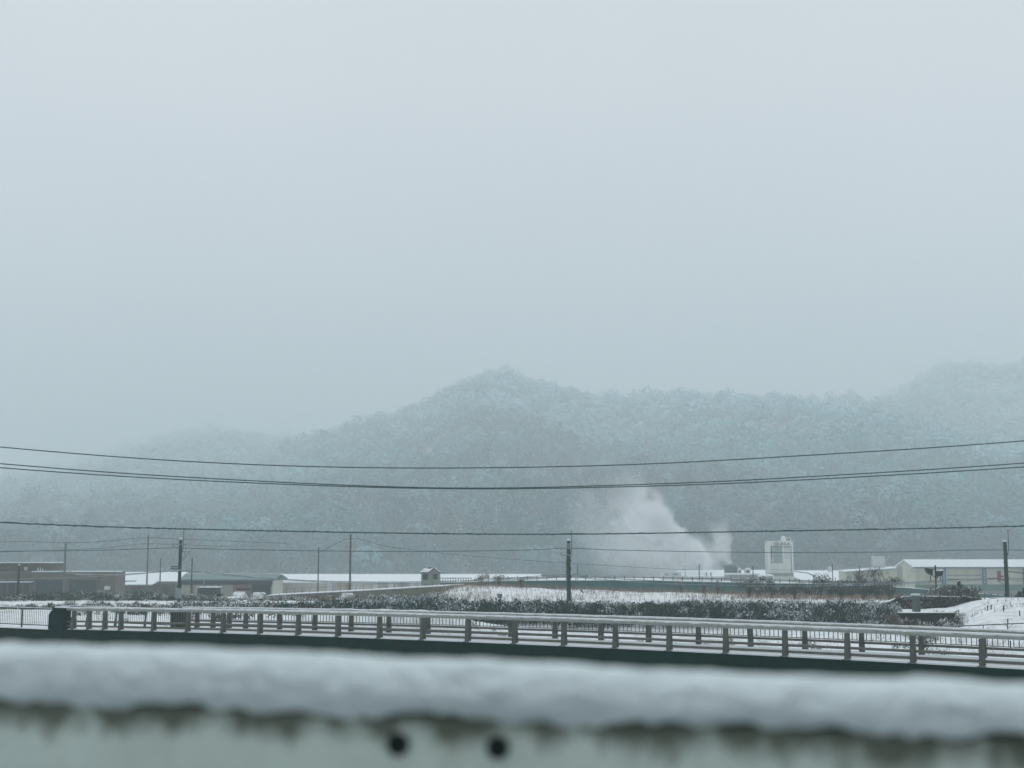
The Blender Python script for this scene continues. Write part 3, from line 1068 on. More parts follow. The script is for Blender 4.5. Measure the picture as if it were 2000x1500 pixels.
# low snow roofed sheds between the brown building and the teal roofed warehouse
Y = 250
b = bld('low_shed', 300, Y, 'long low shed with a wide snow covered roof beside the brown building')
mb = MB()
house_body(mb, 226, 343, 1133, 1117, Y, 14)
mb.build('wall', m_brown, b)
mb = MB()
gable_roof(mb, 224, 343, 1133, 1117, Y, 14)
mb.build('roof', m_snow, b)
Y = 222
b = bld('lean_to_shed', 290, Y, 'small lean-to shed with stepped snowy roof below the long low shed')
wall_down('wall', m_brown, b, 256, 1141, 344, Y, 8)
mb = MB()
for px0, px1, p0, p1, yy in ((240, 300, 1141, 1136, Y), (262, 308, 1138, 1133, Y + 2.5), (308, 346, 1135, 1132, Y + 2.5)):
    x0, x1 = atx(px0, yy), atx(px1, yy)
    mb.hexa([(x0, yy - 0.4, Z(p0, yy) - 0.15), (x1, yy - 0.4, Z(p0, yy) - 0.15), (x1, yy + 2.6, Z(p1, yy + 2.6) - 0.15), (x0, yy + 2.6, Z(p1, yy + 2.6) - 0.15)],
            [(x0, yy - 0.4, Z(p0, yy)), (x1, yy - 0.4, Z(p0, yy)), (x1, yy + 2.6, Z(p1, yy + 2.6)), (x0, yy + 2.6, Z(p1, yy + 2.6))])
mb.build('roof', m_snow, b)
part('door', m_dark, b, [(318, 1147, 330, 1166)], Y - 0.05, 0.1)

# warehouse with a teal roof
Y = 195
b = bld('warehouse', 450, Y, 'long warehouse with bare teal metal roof, dark eave and beige shutter panels')
wall_down('wall', m_beige, b, 351, 1134, 533, Y + 1.2, 9)
mb = MB()
gable_roof(mb, 354, 533, 1131.5, 1121, Y, 11, 0.2, 0.3)
mb.build('roof', m_roof_teal, b)
mb = MB()
xa, xb = atx(354, Y) - .3, atx(533, Y) + .3
mb.box(xa, Y + 4.9, Z(1121, Y + 5.5) - 0.08, xb, Y + 6.1, Z(1119.8, Y + 5.5))
mb.build('ridge_snow', m_snow, b)
part('eave', m_eave, b, [(352, 1131.6, 532, 1142)], Y + 0.6, 0.5)
for r in ((356, 1142, 374.5, 1168), (379, 1142, 399, 1168), (403, 1142, 426, 1168), (430, 1142, 456, 1168)):
    part('shutter_panel', m_beige, b, [r], Y + 1.05, 0.1)
for px in (353, 376.7, 401, 428, 458):
    part('column', m_pink, b, [(px - 1.6, 1142, px + 1.6, 1172)], Y + 0.9, 0.3)
part('pink_wall', m_pink, b, [(460, 1142, 493, 1172)], Y + 1.0, 0.2)
part('dark_bay', m_dark, b, [(493, 1140, 529, 1172)], Y + 1.0, 0.2)
part('window', m_dark, b, [(463, 1149, 491, 1153)], Y + 0.9, 0.12)
part('lamp', m_dark, b, [(529, 1143, 531, 1145.5)], Y + 0.4, 0.3)

Y = 172
b = bld('dark_hut', 405, Y, 'small dark box shaped hut with snowy flat roof in front of the warehouse', 'hut')
wall_down('wall', m_ivy_wall, b, 387, 1147.5, 424, Y, 2.5)
part('roof_snow', m_snow, b, [(386, 1146.4, 425, 1147.8)], Y - 0.1, 2.7)
part('door', m_dark, b, [(399, 1150, 410, 1166)], Y - 0.05, 0.1)
mb = MB().tube([(atx(399.5, Y + 1), Y + 1, Z(1147, Y)), (atx(399.5, Y + 1), Y + 1, Z(1134, Y))], 0.07, 6)
mb.build('flue', m_steel, b)

# long white roofed shed with rust stained wall
Y = 270
b = bld('long_shed', 700, Y, 'very long shed with smooth white snow roof and rust stained pale wall')
mb = MB()
house_body(mb, 498, 1055, 1135.5, 1121, Y, 20, 0.3)
mb.build('wall', m_rust, b)
mb = MB()
gable_roof(mb, 500, 1055, 1135.5, 1121, Y, 20, 0.3, 0.4)
mb.build('roof', m_snow, b)
for px in (640, 690, 730, 760, 800):
    part('wall_panel', m_white, b, [(px, 1139, px + 9, 1152)], Y - 0.06, 0.1)

# gabled hut standing on the ramp road
Y = 186
b = bld('gabled_hut', 840, Y, 'small grey gabled hut with patchy snow on its dark roof', 'hut')
x0, x1 = atx(822.5, Y), atx(857.5, Y)
xm = atx(845, Y)
zb, ze, zr = gz(x0, Y) - 0.5, Z(1118.0, Y), Z(1112.0, Y)
mb = MB()
# gable end faces the camera's right half; ridge runs slightly back to the left
mb.prism([(atx(838, Y), Y, zb), (x1, Y, zb), (x1, Y, ze), (atx(848, Y), Y, zr), (atx(838, Y), Y, ze)], (-0.001, 3.4, 0))
mb.box(x0, Y + 0.25, zb, atx(838, Y) - 0.01, Y + 3.4, ze)
mb.build('wall', m_conc_grey, b)
mb = MB()
a, r_, c = (atx(836, Y), ze - 0.12), (atx(848, Y), zr + 0.06), (atx(859.5, Y), ze - 0.16)
mb.prism([(a[0], Y - 0.25, a[1]), (r_[0], Y - 0.25, r_[1]), (c[0], Y - 0.25, c[1]), (c[0], Y - 0.25, c[1] + 0.14), (r_[0], Y - 0.25, r_[1] + 0.15), (a[0], Y - 0.25, a[1] + 0.14)], (0, 3.9, 0))
xs0 = atx(820.5, Y)
mb.hexa([(xs0, Y - 0.1, ze - 0.08), (atx(838, Y), Y - 0.1, ze - 0.08), (atx(845, Y), Y + 1.8, zr - 0.03), (atx(826, Y), Y + 1.8, zr - 0.03)],
        [(xs0, Y - 0.1, ze + 0.05), (atx(838, Y), Y - 0.1, ze + 0.05), (atx(845, Y), Y + 1.8, zr + 0.1), (atx(826, Y), Y + 1.8, zr + 0.1)])
mb.build('roof', m_roof_patch, b)
part('window', m_dark, b, [(826, 1122, 835, 1132)], Y + 0.2, 0.1)
part('window', m_dark, b, [(846, 1121, 854, 1131)], Y - 0.05, 0.1)
part('ridge_vent', m_eave, b, [(837, 1108, 842, 1110.5)], Y + 1.6, 0.5)

# ------------------------------------------------------------------ walls and roads between field and buildings
Y = 162
ramp = thing('ramp_wall', (atx(720, Y), Y, gz(atx(720, Y), Y)), 'long sloping concrete ramp wall rising to the right below the white shed', 'wall')
pts = [(520, 1164), (560, 1161.5), (700, 1154.5), (820, 1147.5), (900, 1143), (905, 1143)]
mb, ms = MB(), MB()
for (p0, y0), (p1, y1) in zip(pts[:-1], pts[1:]):
    ya, yb = Y + (p0 - 520) * 0.006, Y + (p1 - 520) * 0.006
    A, B = at(p0, y0, ya), at(p1, y1, yb)
    zb0 = min(gz(A.x, ya), gz(B.x, yb)) - 1.0
    mb.hexa([(A.x, ya, zb0), (B.x, yb, zb0), (B.x, yb + 5, zb0), (A.x, ya + 5, zb0)], [(A.x, ya, A.z), (B.x, yb, B.z), (B.x, yb + 5, B.z), (A.x, ya + 5, A.z)])
    ms.hexa([(A.x, ya + .02, A.z), (B.x, yb + .02, B.z), (B.x, yb + 5, B.z), (A.x, ya + 5, A.z)], [(A.x, ya + .04, A.z + .08), (B.x, yb + .04, B.z + .08), (B.x, yb + 5, B.z + .08), (A.x, ya + 5, A.z + .08)])
mb.build('wall', m_rampwall, ramp)
ms.build('snow_cover', m_snow, ramp)
mb = MB()
for i in range(20):
    px = 560 + i * 15
    yy = np.interp(px, [p[0] for p in pts], [p[1] for p in pts])
    Yc = Y + (px - 520) * 0.006 + 0.4
    A = at(px, yy, Yc)
    mb.tube([A, A + Vector((0, 0, 0.75))], 0.025, 5)
mb.tube([at(px, np.interp(px, [p[0] for p in pts], [p[1] for p in pts]), Y + (px - 520) * 0.006 + 0.4) + Vector((0, 0, 0.72)) for px in range(560, 860, 15)], 0.015, 5)
mb.build('wire_railing', m_fence, ramp)

# elevated road: dark retaining wall and guard rail with posts
Y = 172
rd = thing('road_wall', (atx(1400, Y), Y, gz(atx(1400, Y), Y)), 'dark teal retaining wall of the elevated road running behind the snowy field', 'wall')
RPX = [890, 930, 1000, 1080, 1200, 1300, 1400, 1500, 1600, 1680, 1750, 1820, 1880, 1960]
RPY = [1138, 1136.5, 1135, 1134, 1134, 1135, 1137, 1139, 1141.5, 1143.5, 1147, 1152, 1157, 1163]
mb, ms = MB(), MB()
for i in range(len(RPX) - 1):
    A, B = at(RPX[i], RPY[i], Y), at(RPX[i + 1], RPY[i + 1], Y)
    mb.hexa([(A.x, Y, -0.5), (B.x, Y, -0.5), (B.x, Y + 7, -0.5), (A.x, Y + 7, -0.5)], [(A.x, Y, A.z), (B.x, Y, B.z), (B.x, Y + 7, B.z), (A.x, Y + 7, A.z)])
    ms.hexa([(A.x, Y + .3, A.z), (B.x, Y + .3, B.z), (B.x, Y + 6.8, B.z), (A.x, Y + 6.8, A.z)], [(A.x, Y + .35, A.z + .07), (B.x, Y + .35, B.z + .07), (B.x, Y + 6.8, B.z + .07), (A.x, Y + 6.8, A.z + .07)])
mb.build('wall', m_wallroad, rd)
ms.build('snow_cover', m_snow, rd)
gr = thing('road_guardrail', (atx(1350, Y), Y + 0.5, Z(1135, Y)), 'low grey guardrail with evenly spaced posts along the top of the dark road wall', 'guardrail')
zi = lambda px: float(Z(np.interp(px, RPX, RPY), Y))
pxs = list(np.arange(935, 1745, 19.0))
MB().tube([(atx(p, Y), Y + 0.45, zi(p) + 0.42) for p in pxs], 0.055, 6).build('rail', m_fence, gr)
first = None
for p in pxs:
    loc = Vector((atx(p, Y), Y + 0.5, zi(p)))
    if first is None:
        mb = MB().box(loc.x - .05, loc.y - .05, loc.z - .05, loc.x + .05, loc.y + .05, loc.z + 0.62)
        first = mb.build('post', m_fence, None, origin=loc)
        first.parent = gr
        first.location = loc - root_loc(gr)
    else:
        c = first.copy()
        COL.objects.link(c)
        c.parent = gr
        c.location = loc - root_loc(gr)
# concrete blocks on the road edge
for (p0, p1, lab) in ((1433, 1447, 'pale concrete barrier block on the road edge left of the other one'), (1461, 1474, 'pale concrete barrier block on the road edge nearest the white tower')):
    t = thing('barrier_block', (atx((p0 + p1) / 2, Y - 0.3), Y + 1, zi(p0)), lab, 'barrier', 'concrete blocks on the road edge')
    MB().box(atx(p0, Y), Y + 1.2, zi(p0), atx(p1, Y), Y + 1.7, zi(p0) + 0.42).build('block', m_conc_grey, t)
    MB().box(atx(p0, Y) - .02, Y + 1.18, zi(p0) + 0.42, atx(p1, Y) + .02, Y + 1.72, zi(p0) + 0.5).build('snow_cap', m_snow, t)

# teal fence between the gabled hut and the road wall
Y = 190
f = thing('teal_fence', (atx(890, Y), Y, gz(atx(890, Y), Y)), 'short teal railing fence beside the small gabled hut', 'fence')
mb = MB()
for i in range(13):
    px = 860 + i * 5
    mb.box(atx(px, Y) - .05, Y, gz(atx(px, Y), Y) - .3, atx(px, Y) + .05, Y + .06, Z(1129, Y))
mb.tube([(atx(859, Y), Y, Z(1129, Y)), (atx(921, Y), Y, Z(1129, Y))], 0.05, 6)
mb.tube([(atx(859, Y), Y, Z(1135, Y)), (atx(921, Y), Y, Z(1135, Y))], 0.05, 6)
mb.build('railing', m_fence_teal, f)
MB().box(atx(859, Y), Y + .1, gz(atx(890, Y), Y) - .4, atx(921, Y), Y + .3, Z(1137.5, Y)).build('base', m_brown2, f)

# ------------------------------------------------------------------ factory
Y = 335
b = bld('factory_hall', 1400, Y, 'long low factory hall with snowy roof behind the elevated road', 'factory')
mb = MB()
house_body(mb, 1332, 1505, 1125.5, 1113, Y, 18, 0.3)
mb.build('wall', m_white, b)
mb = MB()
gable_roof(mb, 1332, 1505, 1125.5, 1113, Y, 18, 0.3, 0.3)
mb.build('roof', m_snow, b)
part('annexe', m_white, b, [(1296, 1118, 1330, 1140)], Y - 1, 8)
part('annexe_window', m_glass_blue, b, [(1299, 1120, 1305, 1124), (1314, 1119.5, 1324, 1124)], Y - 1.1, 0.2)
v = part('roof_vent', m_white, b, [(1335.5, 1104, 1341, 1112)], Y + 8, 0.8)
part('vent_hood', m_snow, v, [(1334, 1101.5, 1342.5, 1104)], Y + 7.7, 1.4)
for px in (1380, 1389):
    t_ = MB().tube([(atx(px, Y), Y + 0.5, Z(1128, Y)), (atx(px, Y), Y + 0.5, Z(1120, Y))], 0.16, 8)
    t_.tube([(atx(px, Y), Y + 0.5, Z(1120.2, Y)), (atx(px, Y), Y + 0.5, Z(1118.6, Y))], [0.28, 0.22], 8)
    t_.build('flue', m_roof_teal, b)
s_ = MB()
s_.prism([(atx(1376, Y + 12), Y + 12, Z(1113, Y + 12)), (atx(1391, Y + 12), Y + 12, Z(1113, Y + 12)), (atx(1391, Y + 12), Y + 12, Z(1099, Y + 12)), (atx(1386, Y + 12), Y + 12, Z(1094.5, Y + 12)), (atx(1378, Y + 12), Y + 12, Z(1096, Y + 12))], (0, 2.2, 0))
s_.build('stack_housing', m_white, b)
MB().tube([(atx(1338, Y - 2), Y - 2, Z(1127, Y)), (atx(1338, Y - 2), Y - 2, Z(1117.5, Y))], 0.09, 6).build('vent_pipe', m_roof_teal, b)

Y = 322
b = bld('round_tank', 1427, Y, 'dark round tank with shallow domed top standing on the factory roof', 'tank')
rr = pw(12.2, Y + 2)
c0 = at(1427, 1121, Y + 2)
mb = MB().lathe((c0.x, Y + 2, c0.z - 6), [(rr, 0.0), (rr, 6 + pw(15, Y)), (rr * 0.92, 6 + pw(15.6, Y)), (rr * 0.45, 6 + pw(18.4, Y)), (rr * 0.1, 6 + pw(19, Y))], 28)
mb.build('shell', m_tank, b)
for dx in (-9.5, -6.5):
    MB().tube([(c0.x + pw(dx, Y), Y + 1.5, c0.z + 1.5), (c0.x + pw(dx, Y), Y + 1.5, Z(1097, Y))], 0.05, 6).build('vent_pipe', m_roof_teal, b)
for px0, px1, p0, p1, lab in ((1440.5, 1448, 1112.5, 1120, 'square white ventilation box next to the dark round tank'), (1455.5, 1465.5, 1112.5, 1119.5, 'ventilation box with rounded snow cap between tank and tower')):
    t = bld('ventilation_box', (px0 + px1) / 2, Y, lab, 'ventilation box', 'boxes on the factory roof')
    part('casing', m_white, t, [(px0, p0, px1, 1132)], Y + 0.5, 1.5)
    part('grille', m_dark, t, [(px0 + 2, p0 + 2, px1 - 1.5, p1 - 1)], Y + 0.45, 0.1)
    cx = (px0 + px1) / 2
    MB().lathe((atx(cx, Y + 1.2), Y + 1.2, Z(p0, Y)), [(pw((px1 - px0) * .55, Y), 0), (pw((px1 - px0) * .5, Y), .2), (pw((px1 - px0) * .25, Y), .38), (0.02, .42)], 14).build('snow_cap', m_snow, t)
Y = 312
b = bld('flat_shed', 1452, Y, 'low flat shed with thick snow on its roof in front of the dark tank')
wall_down('wall', m_conc_grey, b, 1424, 1122.5, 1480, Y, 6)
part('roof_snow', m_snow, b, [(1421, 1119.8, 1483, 1122.7)], Y - 0.4, 6.8)
b = bld('square_shed', 1502, Y, 'small square shed with snow cap just in front of the white tower')
wall_down('wall', m_conc_grey, b, 1494, 1125.5, 1509, Y - 6, 2.5)
MB().lathe((atx(1501.5, Y - 4.8), Y - 4.8, Z(1125.6, Y - 6)), [(1.15, 0), (1.05, .25), (.6, .42), (.05, .46)], 4).build('snow_cap', m_snow, b)

# tower with lettering
Y = 318
b = bld('tower', 1523, Y, 'square white tower block with lettering near its top and a dome on the roof', 'tower')
D = 4.0
wall_down('wall', m_tower, b, 1501, 1058.3, 1550, Y, D)
part('plinth', m_conc_grey, b, [(1502, 1119.5, 1549, 1125)], Y - 0.25, 0.3)
part('parapet', m_tower, b, [(1500.6, 1057, 1550.4, 1059.6)], Y - 0.12, 0.3)
part('parapet_snow', m_snow, b, [(1500.6, 1056.4, 1550.4, 1057.1)], Y - 0.1, D)
part('corner_strip', m_tower_pale, b, [(1500.8, 1059.8, 1503.8, 1118)], Y - 0.1, 0.15)
part('corner_strip', m_tower_pale, b, [(1547.2, 1059.8, 1550.2, 1118)], Y - 0.1, 0.15)
part('groove', m_groove, b, [(1545.4, 1066, 1546.8, 1122)], Y - 0.04, 0.1)
part('slot', m_groove_dark, b, [(1506.6, 1066.5, 1509.4, 1090), (1507.2, 1090, 1508.8, 1101)], Y - 0.05, 0.1)
w = part('glazed_panel', m_glass_blue, b, [(1510.8, 1068, 1528.6, 1098)], Y - 0.06, 0.12)
part('mullion', m_eave, w, [(1519.2, 1068, 1519.6, 1098), (1510.8, 1085, 1528.6, 1085.4)], Y - 0.09, 0.05)
part('panel_frame', m_eave, w, [(1510, 1066.8, 1529.4, 1068), (1510, 1098, 1529.4, 1098.9)], Y - 0.12, 0.14)
part('louvre_panel', m_white, b, [(1532, 1071, 1544.8, 1091)], Y - 0.07, 0.1)
part('louvre_head', m_tower_stain, b, [(1531.6, 1066.5, 1545, 1070.8)], Y - 0.09, 0.12)
part('joint', m_groove, b, [(1504, 1112, 1547, 1112.6)], Y - 0.02, 0.05)
# roof dome and mast
cx = at(1530, 1057, Y + 2)
rr = pw(5.0, Y + 2)
MB().lathe((cx.x, Y + 2, cx.z - 0.1), [(rr * 0.8, 0), (rr * 0.8, 0.12), (rr * 0.98, 0.3), (rr, 0.7), (rr * 0.86, 1.0), (rr * 0.5, 1.26), (rr * 0.1, 1.36)], 20).build('dome', m_tower_pale, b, smooth=True)
mb = MB()
mb.tube([(atx(1545.6, Y + 2), Y + 2, Z(1058, Y)), (atx(1545.6, Y + 2), Y + 2, Z(1049.4, Y))], 0.10, 6)
mb.tube([(atx(1535, Y + 2), Y + 2, Z(1049.5, Y)), (atx(1545.8, Y + 2), Y + 2, Z(1049.5, Y))], 0.06, 6)
mb.build('mast', m_white, b)
cu = bpy.data.curves.new('lettering', 'FONT')
cu.body = "OLAKA"
cu.size = pw(8.6, Y)
cu.extrude = 0.03
cu.align_x = 'CENTER'
cu.space_character = 1.12
lt = bpy.data.objects.new('lettering', cu)
COL.objects.link(lt)
dg = bpy.context.evaluated_depsgraph_get()
lme = bpy.data.meshes.new_from_object(lt.evaluated_get(dg))
bpy.data.objects.remove(lt)
lme.materials.clear()
lme.materials.append(m_letter)
lo_ = bpy.data.objects.new('lettering', lme)
COL.objects.link(lo_)
lo_.parent = b
lo_.rotation_euler = (math.pi / 2, 0, 0)
lo_.location = Vector((atx(1528.5, Y), Y - 0.05, Z(1065.0, Y))) - root_loc(b)

# wide snow roof right of the tower
Y = 325
b = bld('wide_roofed_hall', 1600, Y, 'low hall with a wide plain snow roof to the right of the tower', 'factory')
wall_down('wall', m_conc_grey, b, 1548, 1133, 1660, Y - 8, 26)
mb = MB()
x0, x1 = atx(1551, Y), atx(1665, Y)
mb.prism([(x0, Y - 9, Z(1134, Y - 9)), (x0, Y + 16, Z(1114, Y + 16)), (x0, Y + 20, Z(1116, Y + 20)), (x0, Y + 20, Z(1118, Y + 20)), (x0, Y - 9, Z(1135.5, Y - 9))], (x1 - x0, 0, 0))
mb.build('roof', m_snow, b)
mb = MB()
pp = [at(px, py, yy) for px, py, yy in ((1552, 1116.5, Y + 12), (1565, 1118, Y + 10), (1578, 1119.5, Y + 8), (1588, 1124, Y + 2), (1600, 1131, Y - 6))]
mb.tube(pp, 0.16, 6)
for p in pp:
    mb.tube([p, p + Vector((0, 0, -0.6))], 0.1, 5)
mb.build('roof_pipe', m_roof_teal, b)
v = MB().lathe((atx(1620.5, Y + 12), Y + 12, Z(1117, Y + 12)), [(0.42, -0.5), (0.42, 0.75), (0.6, 0.75), (0.5, 1.1), (0.05, 1.35)], 12).build('roof_vent', m_white, b)
part('flue', m_roof_teal, b, [(1630.5, 1128, 1632, 1134)], Y - 9, 0.3)

# pale building with sloping roof, water tank on legs on top
Y = 285
b = bld('pale_building', 1695, Y, 'pale beige building with slightly sloping roof left of the large hall')
x0, x1 = atx(1651, Y), atx(1757, Y)
zb = foot(1690, Y)
MB().hexa([(x0, Y, zb), (x1, Y, zb), (x1, Y + 6, zb), (x0, Y + 6, zb)], [(x0, Y, Z(1117, Y)), (x1, Y, Z(1110, Y)), (x1, Y + 6, Z(1110, Y)), (x0, Y + 6, Z(1117, Y))]).build('wall', m_beige, b)
MB().hexa([(x0 - .2, Y - .2, Z(1117, Y)), (x1, Y - .2, Z(1110, Y)), (x1, Y + 6, Z(1107.2, Y + 6)), (x0 - .2, Y + 6, Z(1114.6, Y + 6))], [(x0 - .2, Y - .2, Z(1115.8, Y)), (x1, Y - .2, Z(1108.8, Y)), (x1, Y + 6, Z(1106.2, Y + 6)), (x0 - .2, Y + 6, Z(1113.6, Y + 6))]).build('roof', m_snow, b)
MB().hexa([(x0 - .2, Y - .3, Z(1118.2, Y)), (x1, Y - .3, Z(1111.2, Y)), (x1, Y - .05, Z(1111.2, Y)), (x0 - .2, Y - .05, Z(1118.2, Y))], [(x0 - .2, Y - .3, Z(1117, Y)), (x1, Y - .3, Z(1110, Y)), (x1, Y - .05, Z(1110, Y)), (x0 - .2, Y - .05, Z(1117, Y))]).build('eave', m_roof_teal, b)
part('door_panel', m_tower_stain, b, [(1655, 1119, 1666, 1142)], Y - 0.06, 0.1)
part('downpipe', m_eave, b, [(1668, 1117, 1668.8, 1142)], Y - 0.1, 0.1)
b = thing('water_tank', (atx(1718, Y + 4), Y + 4, Z(1109, Y + 4)), 'boxy white water tank on short legs above the pale beige building', 'tank')
part('tank', m_white, b, [(1708.5, 1085.5, 1729, 1106.5)], Y + 3, 2.3)
part('lid', m_steel, b, [(1707.5, 1084.6, 1730, 1086)], Y + 2.9, 2.5)
for px in (1709.5, 1718, 1726):
    for dy in (3.1, 5.0):
        part('leg', m_steel, b, [(px, 1106.5, px + 1.2, 1113)], Y + dy, 0.15)
MB().tube([(atx(1705, Y + 3), Y + 3, Z(1108, Y)), (atx(1705, Y + 3), Y + 3, Z(1092, Y)), (atx(1709, Y + 3), Y + 3, Z(1090, Y))], 0.06, 6).build('pipe', m_steel, b)

# large hall at the right: beige, blue pillars, snow roof
Y = 240
AL = math.radians(2.0)
u = Vector((math.cos(AL), -math.sin(AL), 0))
n = Vector((math.sin(AL), math.cos(AL), 0))
A = at(1786, 1107, Y)
b = thing('large_hall', (A.x + 6, Y + 5, gz(A.x + 6, Y)), 'large beige hall with ribbed snow roof, blue pillars and a green base band', 'factory')
LEN, DEP = 30.0, 13.0
ze, zr = A.z, at(1763, 1092.5, Y + DEP / 2).z
zb = gz(A.x, Y) - 1.0


def hp(s, d, z):
    p = A + u * s + n * d
    return Vector((p.x, p.y, z))


def hbox(mb, s0, s1, d0, d1, z0, z1):
    return mb.hexa([hp(s0, d0, z0), hp(s1, d0, z0), hp(s1, d1, z0), hp(s0, d1, z0)], [hp(s0, d0, z1), hp(s1, d0, z1), hp(s1, d1, z1), hp(s0, d1, z1)])


def hz(py):
    return Z(py, Y)


mb = MB()
mb.prism([hp(0, 0, zb), hp(0, 0, ze - .25), hp(0, DEP / 2, zr - .25), hp(0, DEP, ze - .25), hp(0, DEP, zb)], u * LEN)
mb.build('wall', m_beige, b)
mb = MB()
mb.prism([hp(-.25, -.45, ze - .2), hp(-.25, -.45, ze), hp(-.25, DEP / 2, zr), hp(-.25, DEP + .45, ze), hp(-.25, DEP + .45, ze - .2), hp(-.25, DEP / 2, zr - .2)], u * (LEN + .5))
rf = mb.build('roof', m_snow, b)
mb = MB()
for k in range(56):
    s = k * 0.55
    mb.prism([hp(s, -.46, ze + .0), hp(s, -.46, ze + .05), hp(s, DEP / 2, zr + .06), hp(s, DEP / 2, zr)], u * 0.07)
mb.build('roof_ribs', m_snow_rib, rf)
mb = MB()
hbox(mb, -.3, LEN, -.55, -.42, ze - .30, ze - .02)
mb.build('gutter', m_roof_teal, b)
mb = MB()
hbox(mb, -.02, LEN, -.12, .05, hz(1153.5), hz(1141.5))
mb.build('base_band', m_green_base, b)
mb = MB()
hbox(mb, 0.0, LEN, -.06, .02, zb, hz(1153.5))
mb.build('plinth', m_conc_grey, b)
k_px = (1842, 1920, 1998, 2076)
for px in k_px:
    s = (atx(px, Y) - A.x)
    mb = MB()
    hbox(mb, s - .36, s + .36, -.2, .02, hz(1141.5), ze - .25)
    pl_ = mb.build('pillar', m_blue, b)
    mb = MB()
    for q_ in range(6):
        zc_ = hz(1114.5 + q_ * 4.55)
        # little signs in a column: each a frame of strokes
        hbox(mb, s - .13, s + .13, -.22, -.2, zc_ + .06, zc_ + .13)
        hbox(mb, s - .11, s - .04, -.22, -.2, zc_ - .12, zc_ + .06)
        hbox(mb, s + .05, s + .12, -.22, -.2, zc_ - .10, zc_ + .06)
        hbox(mb, s - .03, s + .04, -.22, -.2, zc_ - .04, zc_ + .0)
    mb.build('lettering', m_white, pl_)
mb = MB()
for i in range(13):
    s = atx(1851.5 + 5.0 * i, Y) - A.x
    zc_ = hz(1123.8)
    hbox(mb, s - .12, s + .10, -.035, .0, zc_ + .06, zc_ + .13)
    hbox(mb, s - .11, s - .02, -.035, .0, zc_ - .13, zc_ + .06)
    hbox(mb, s + .02, s + .09, -.035, .0, zc_ - .13, zc_ + .05)
    hbox(mb, s - .08, s + .08, -.033, .0, zc_ - .02, zc_ + .03)
mb.build('lettering', m_blue_letter, b)
# dirt and fittings on the gable end
mb = MB()
for d0, d1, z0, z1 in ((1.2, 2.6, 1118, 1110), (3.0, 3.6, 1128, 1122), (7.0, 8.6, 1150, 1132)):
    mb.hexa([hp(-.06, d0, hz(z0)), hp(0.02, d0, hz(z0)), hp(0.02, d1, hz(z0)), hp(-.06, d1, hz(z0))], [hp(-.06, d0, hz(z1)), hp(0.02, d0, hz(z1)), hp(0.02, d1, hz(z1)), hp(-.06, d1, hz(z1))])
mb.build('wall_fitting', m_tower_stain, b)
mb = MB()
hbox(mb, -.08, .04, DEP - 4.2, DEP - 0.6, zb, hz(1108))
mb.build('door', m_conc_grey, b)
mb = MB()
hbox(mb, 1.6, 3.2, -.5, 0, hz(1150), hz(1146.5))
hbox(mb, 6.4, 9.8, -.5, 0, hz(1156.5), hz(1153.8))
mb.build('duct', m_brown2, b)

# ------------------------------------------------------------------ right side: mossy wall, capped post, channel mouth
Y = 107
b = thing('mossy_wall', (atx(1830, Y), Y, gz(atx(1830, Y), Y)), 'dark overgrown stone wall behind the snowy mound at the right', 'wall')
pts = [(1722, 1181), (1745, 1172), (1768, 1166), (1800, 1165), (1850, 1165.5), (1885, 1166), (1908, 1168)]
mb, ms = MB(), MB()
for (p0, y0), (p1, y1) in zip(pts[:-1], pts[1:]):
    P0, P1 = at(p0, y0, Y), at(p1, y1, Y)
    mb.hexa([(P0.x, Y, 2.5), (P1.x, Y, 2.5), (P1.x, Y + .6, 2.5), (P0.x, Y + .6, 2.5)], [(P0.x, Y, P0.z), (P1.x, Y, P1.z), (P1.x, Y + .6, P1.z), (P0.x, Y + .6, P0.z)])
    ms.hexa([(P0.x, Y + .02, P0.z), (P1.x, Y + .02, P1.z), (P1.x, Y + .58, P1.z), (P0.x, Y + .58, P0.z)], [(P0.x, Y + .05, P0.z + .05), (P1.x, Y + .05, P1.z + .05), (P1.x, Y + .55, P1.z + .05), (P0.x, Y + .55, P0.z + .05)])
mb.build('wall', m_ivy_wall, b)
ms.build('snow_cover', m_snow, b)

Y = 99
b = thing('capped_post', (atx(1788.5, Y), Y, gz(atx(1788.5, Y), Y)), 'square grey concrete post with a bright snow cap in front of the mossy wall', 'post')
part('shaft', m_post_teal, b, [(1782.5, 1163, 1795, 1210)], Y, 0.5)
part('snow_cap', m_snow, b, [(1781.3, 1159.6, 1795.2, 1163.2)], Y - .04, 0.58)

Y = 95
b = thing('channel_mouth', (atx(1808, Y), Y, gz(atx(1808, Y), Y)), 'dark mouth of a drainage channel below the capped post', 'culvert')
part('lintel', m_conc_dark, b, [(1756, 1197.5, 1862, 1200)], Y - .2, .9)
part('side_wall', m_conc_dark, b, [(1755, 1200, 1760, 1232)], Y - .2, .9)
part('side_wall', m_conc_dark, b, [(1858, 1200, 1863, 1232)], Y - .2, .9)
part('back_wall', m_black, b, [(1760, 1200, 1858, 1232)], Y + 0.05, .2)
part('snow_cover', m_snow, b, [(1756, 1196.4, 1862, 1197.6)], Y - .15, .9)

Y = 106
b = thing('dark_parapet', (atx(1970, Y), Y, gz(atx(1970, Y), Y)), 'dark brown timber parapet at the foot of the thick pole, far right', 'wall')
part('board', m_conc_dark, b, [(1936, 1167.8, 2060, 1184)], Y, .25)
for px in (1938, 1962, 1986, 2010, 2034):
    part('upright', m_post, b, [(px, 1168.2, px + 4, 1186)], Y - .08, .07)
part('snow_cover', m_snow, b, [(1935.5, 1167, 2060, 1168)], Y - .02, .3)

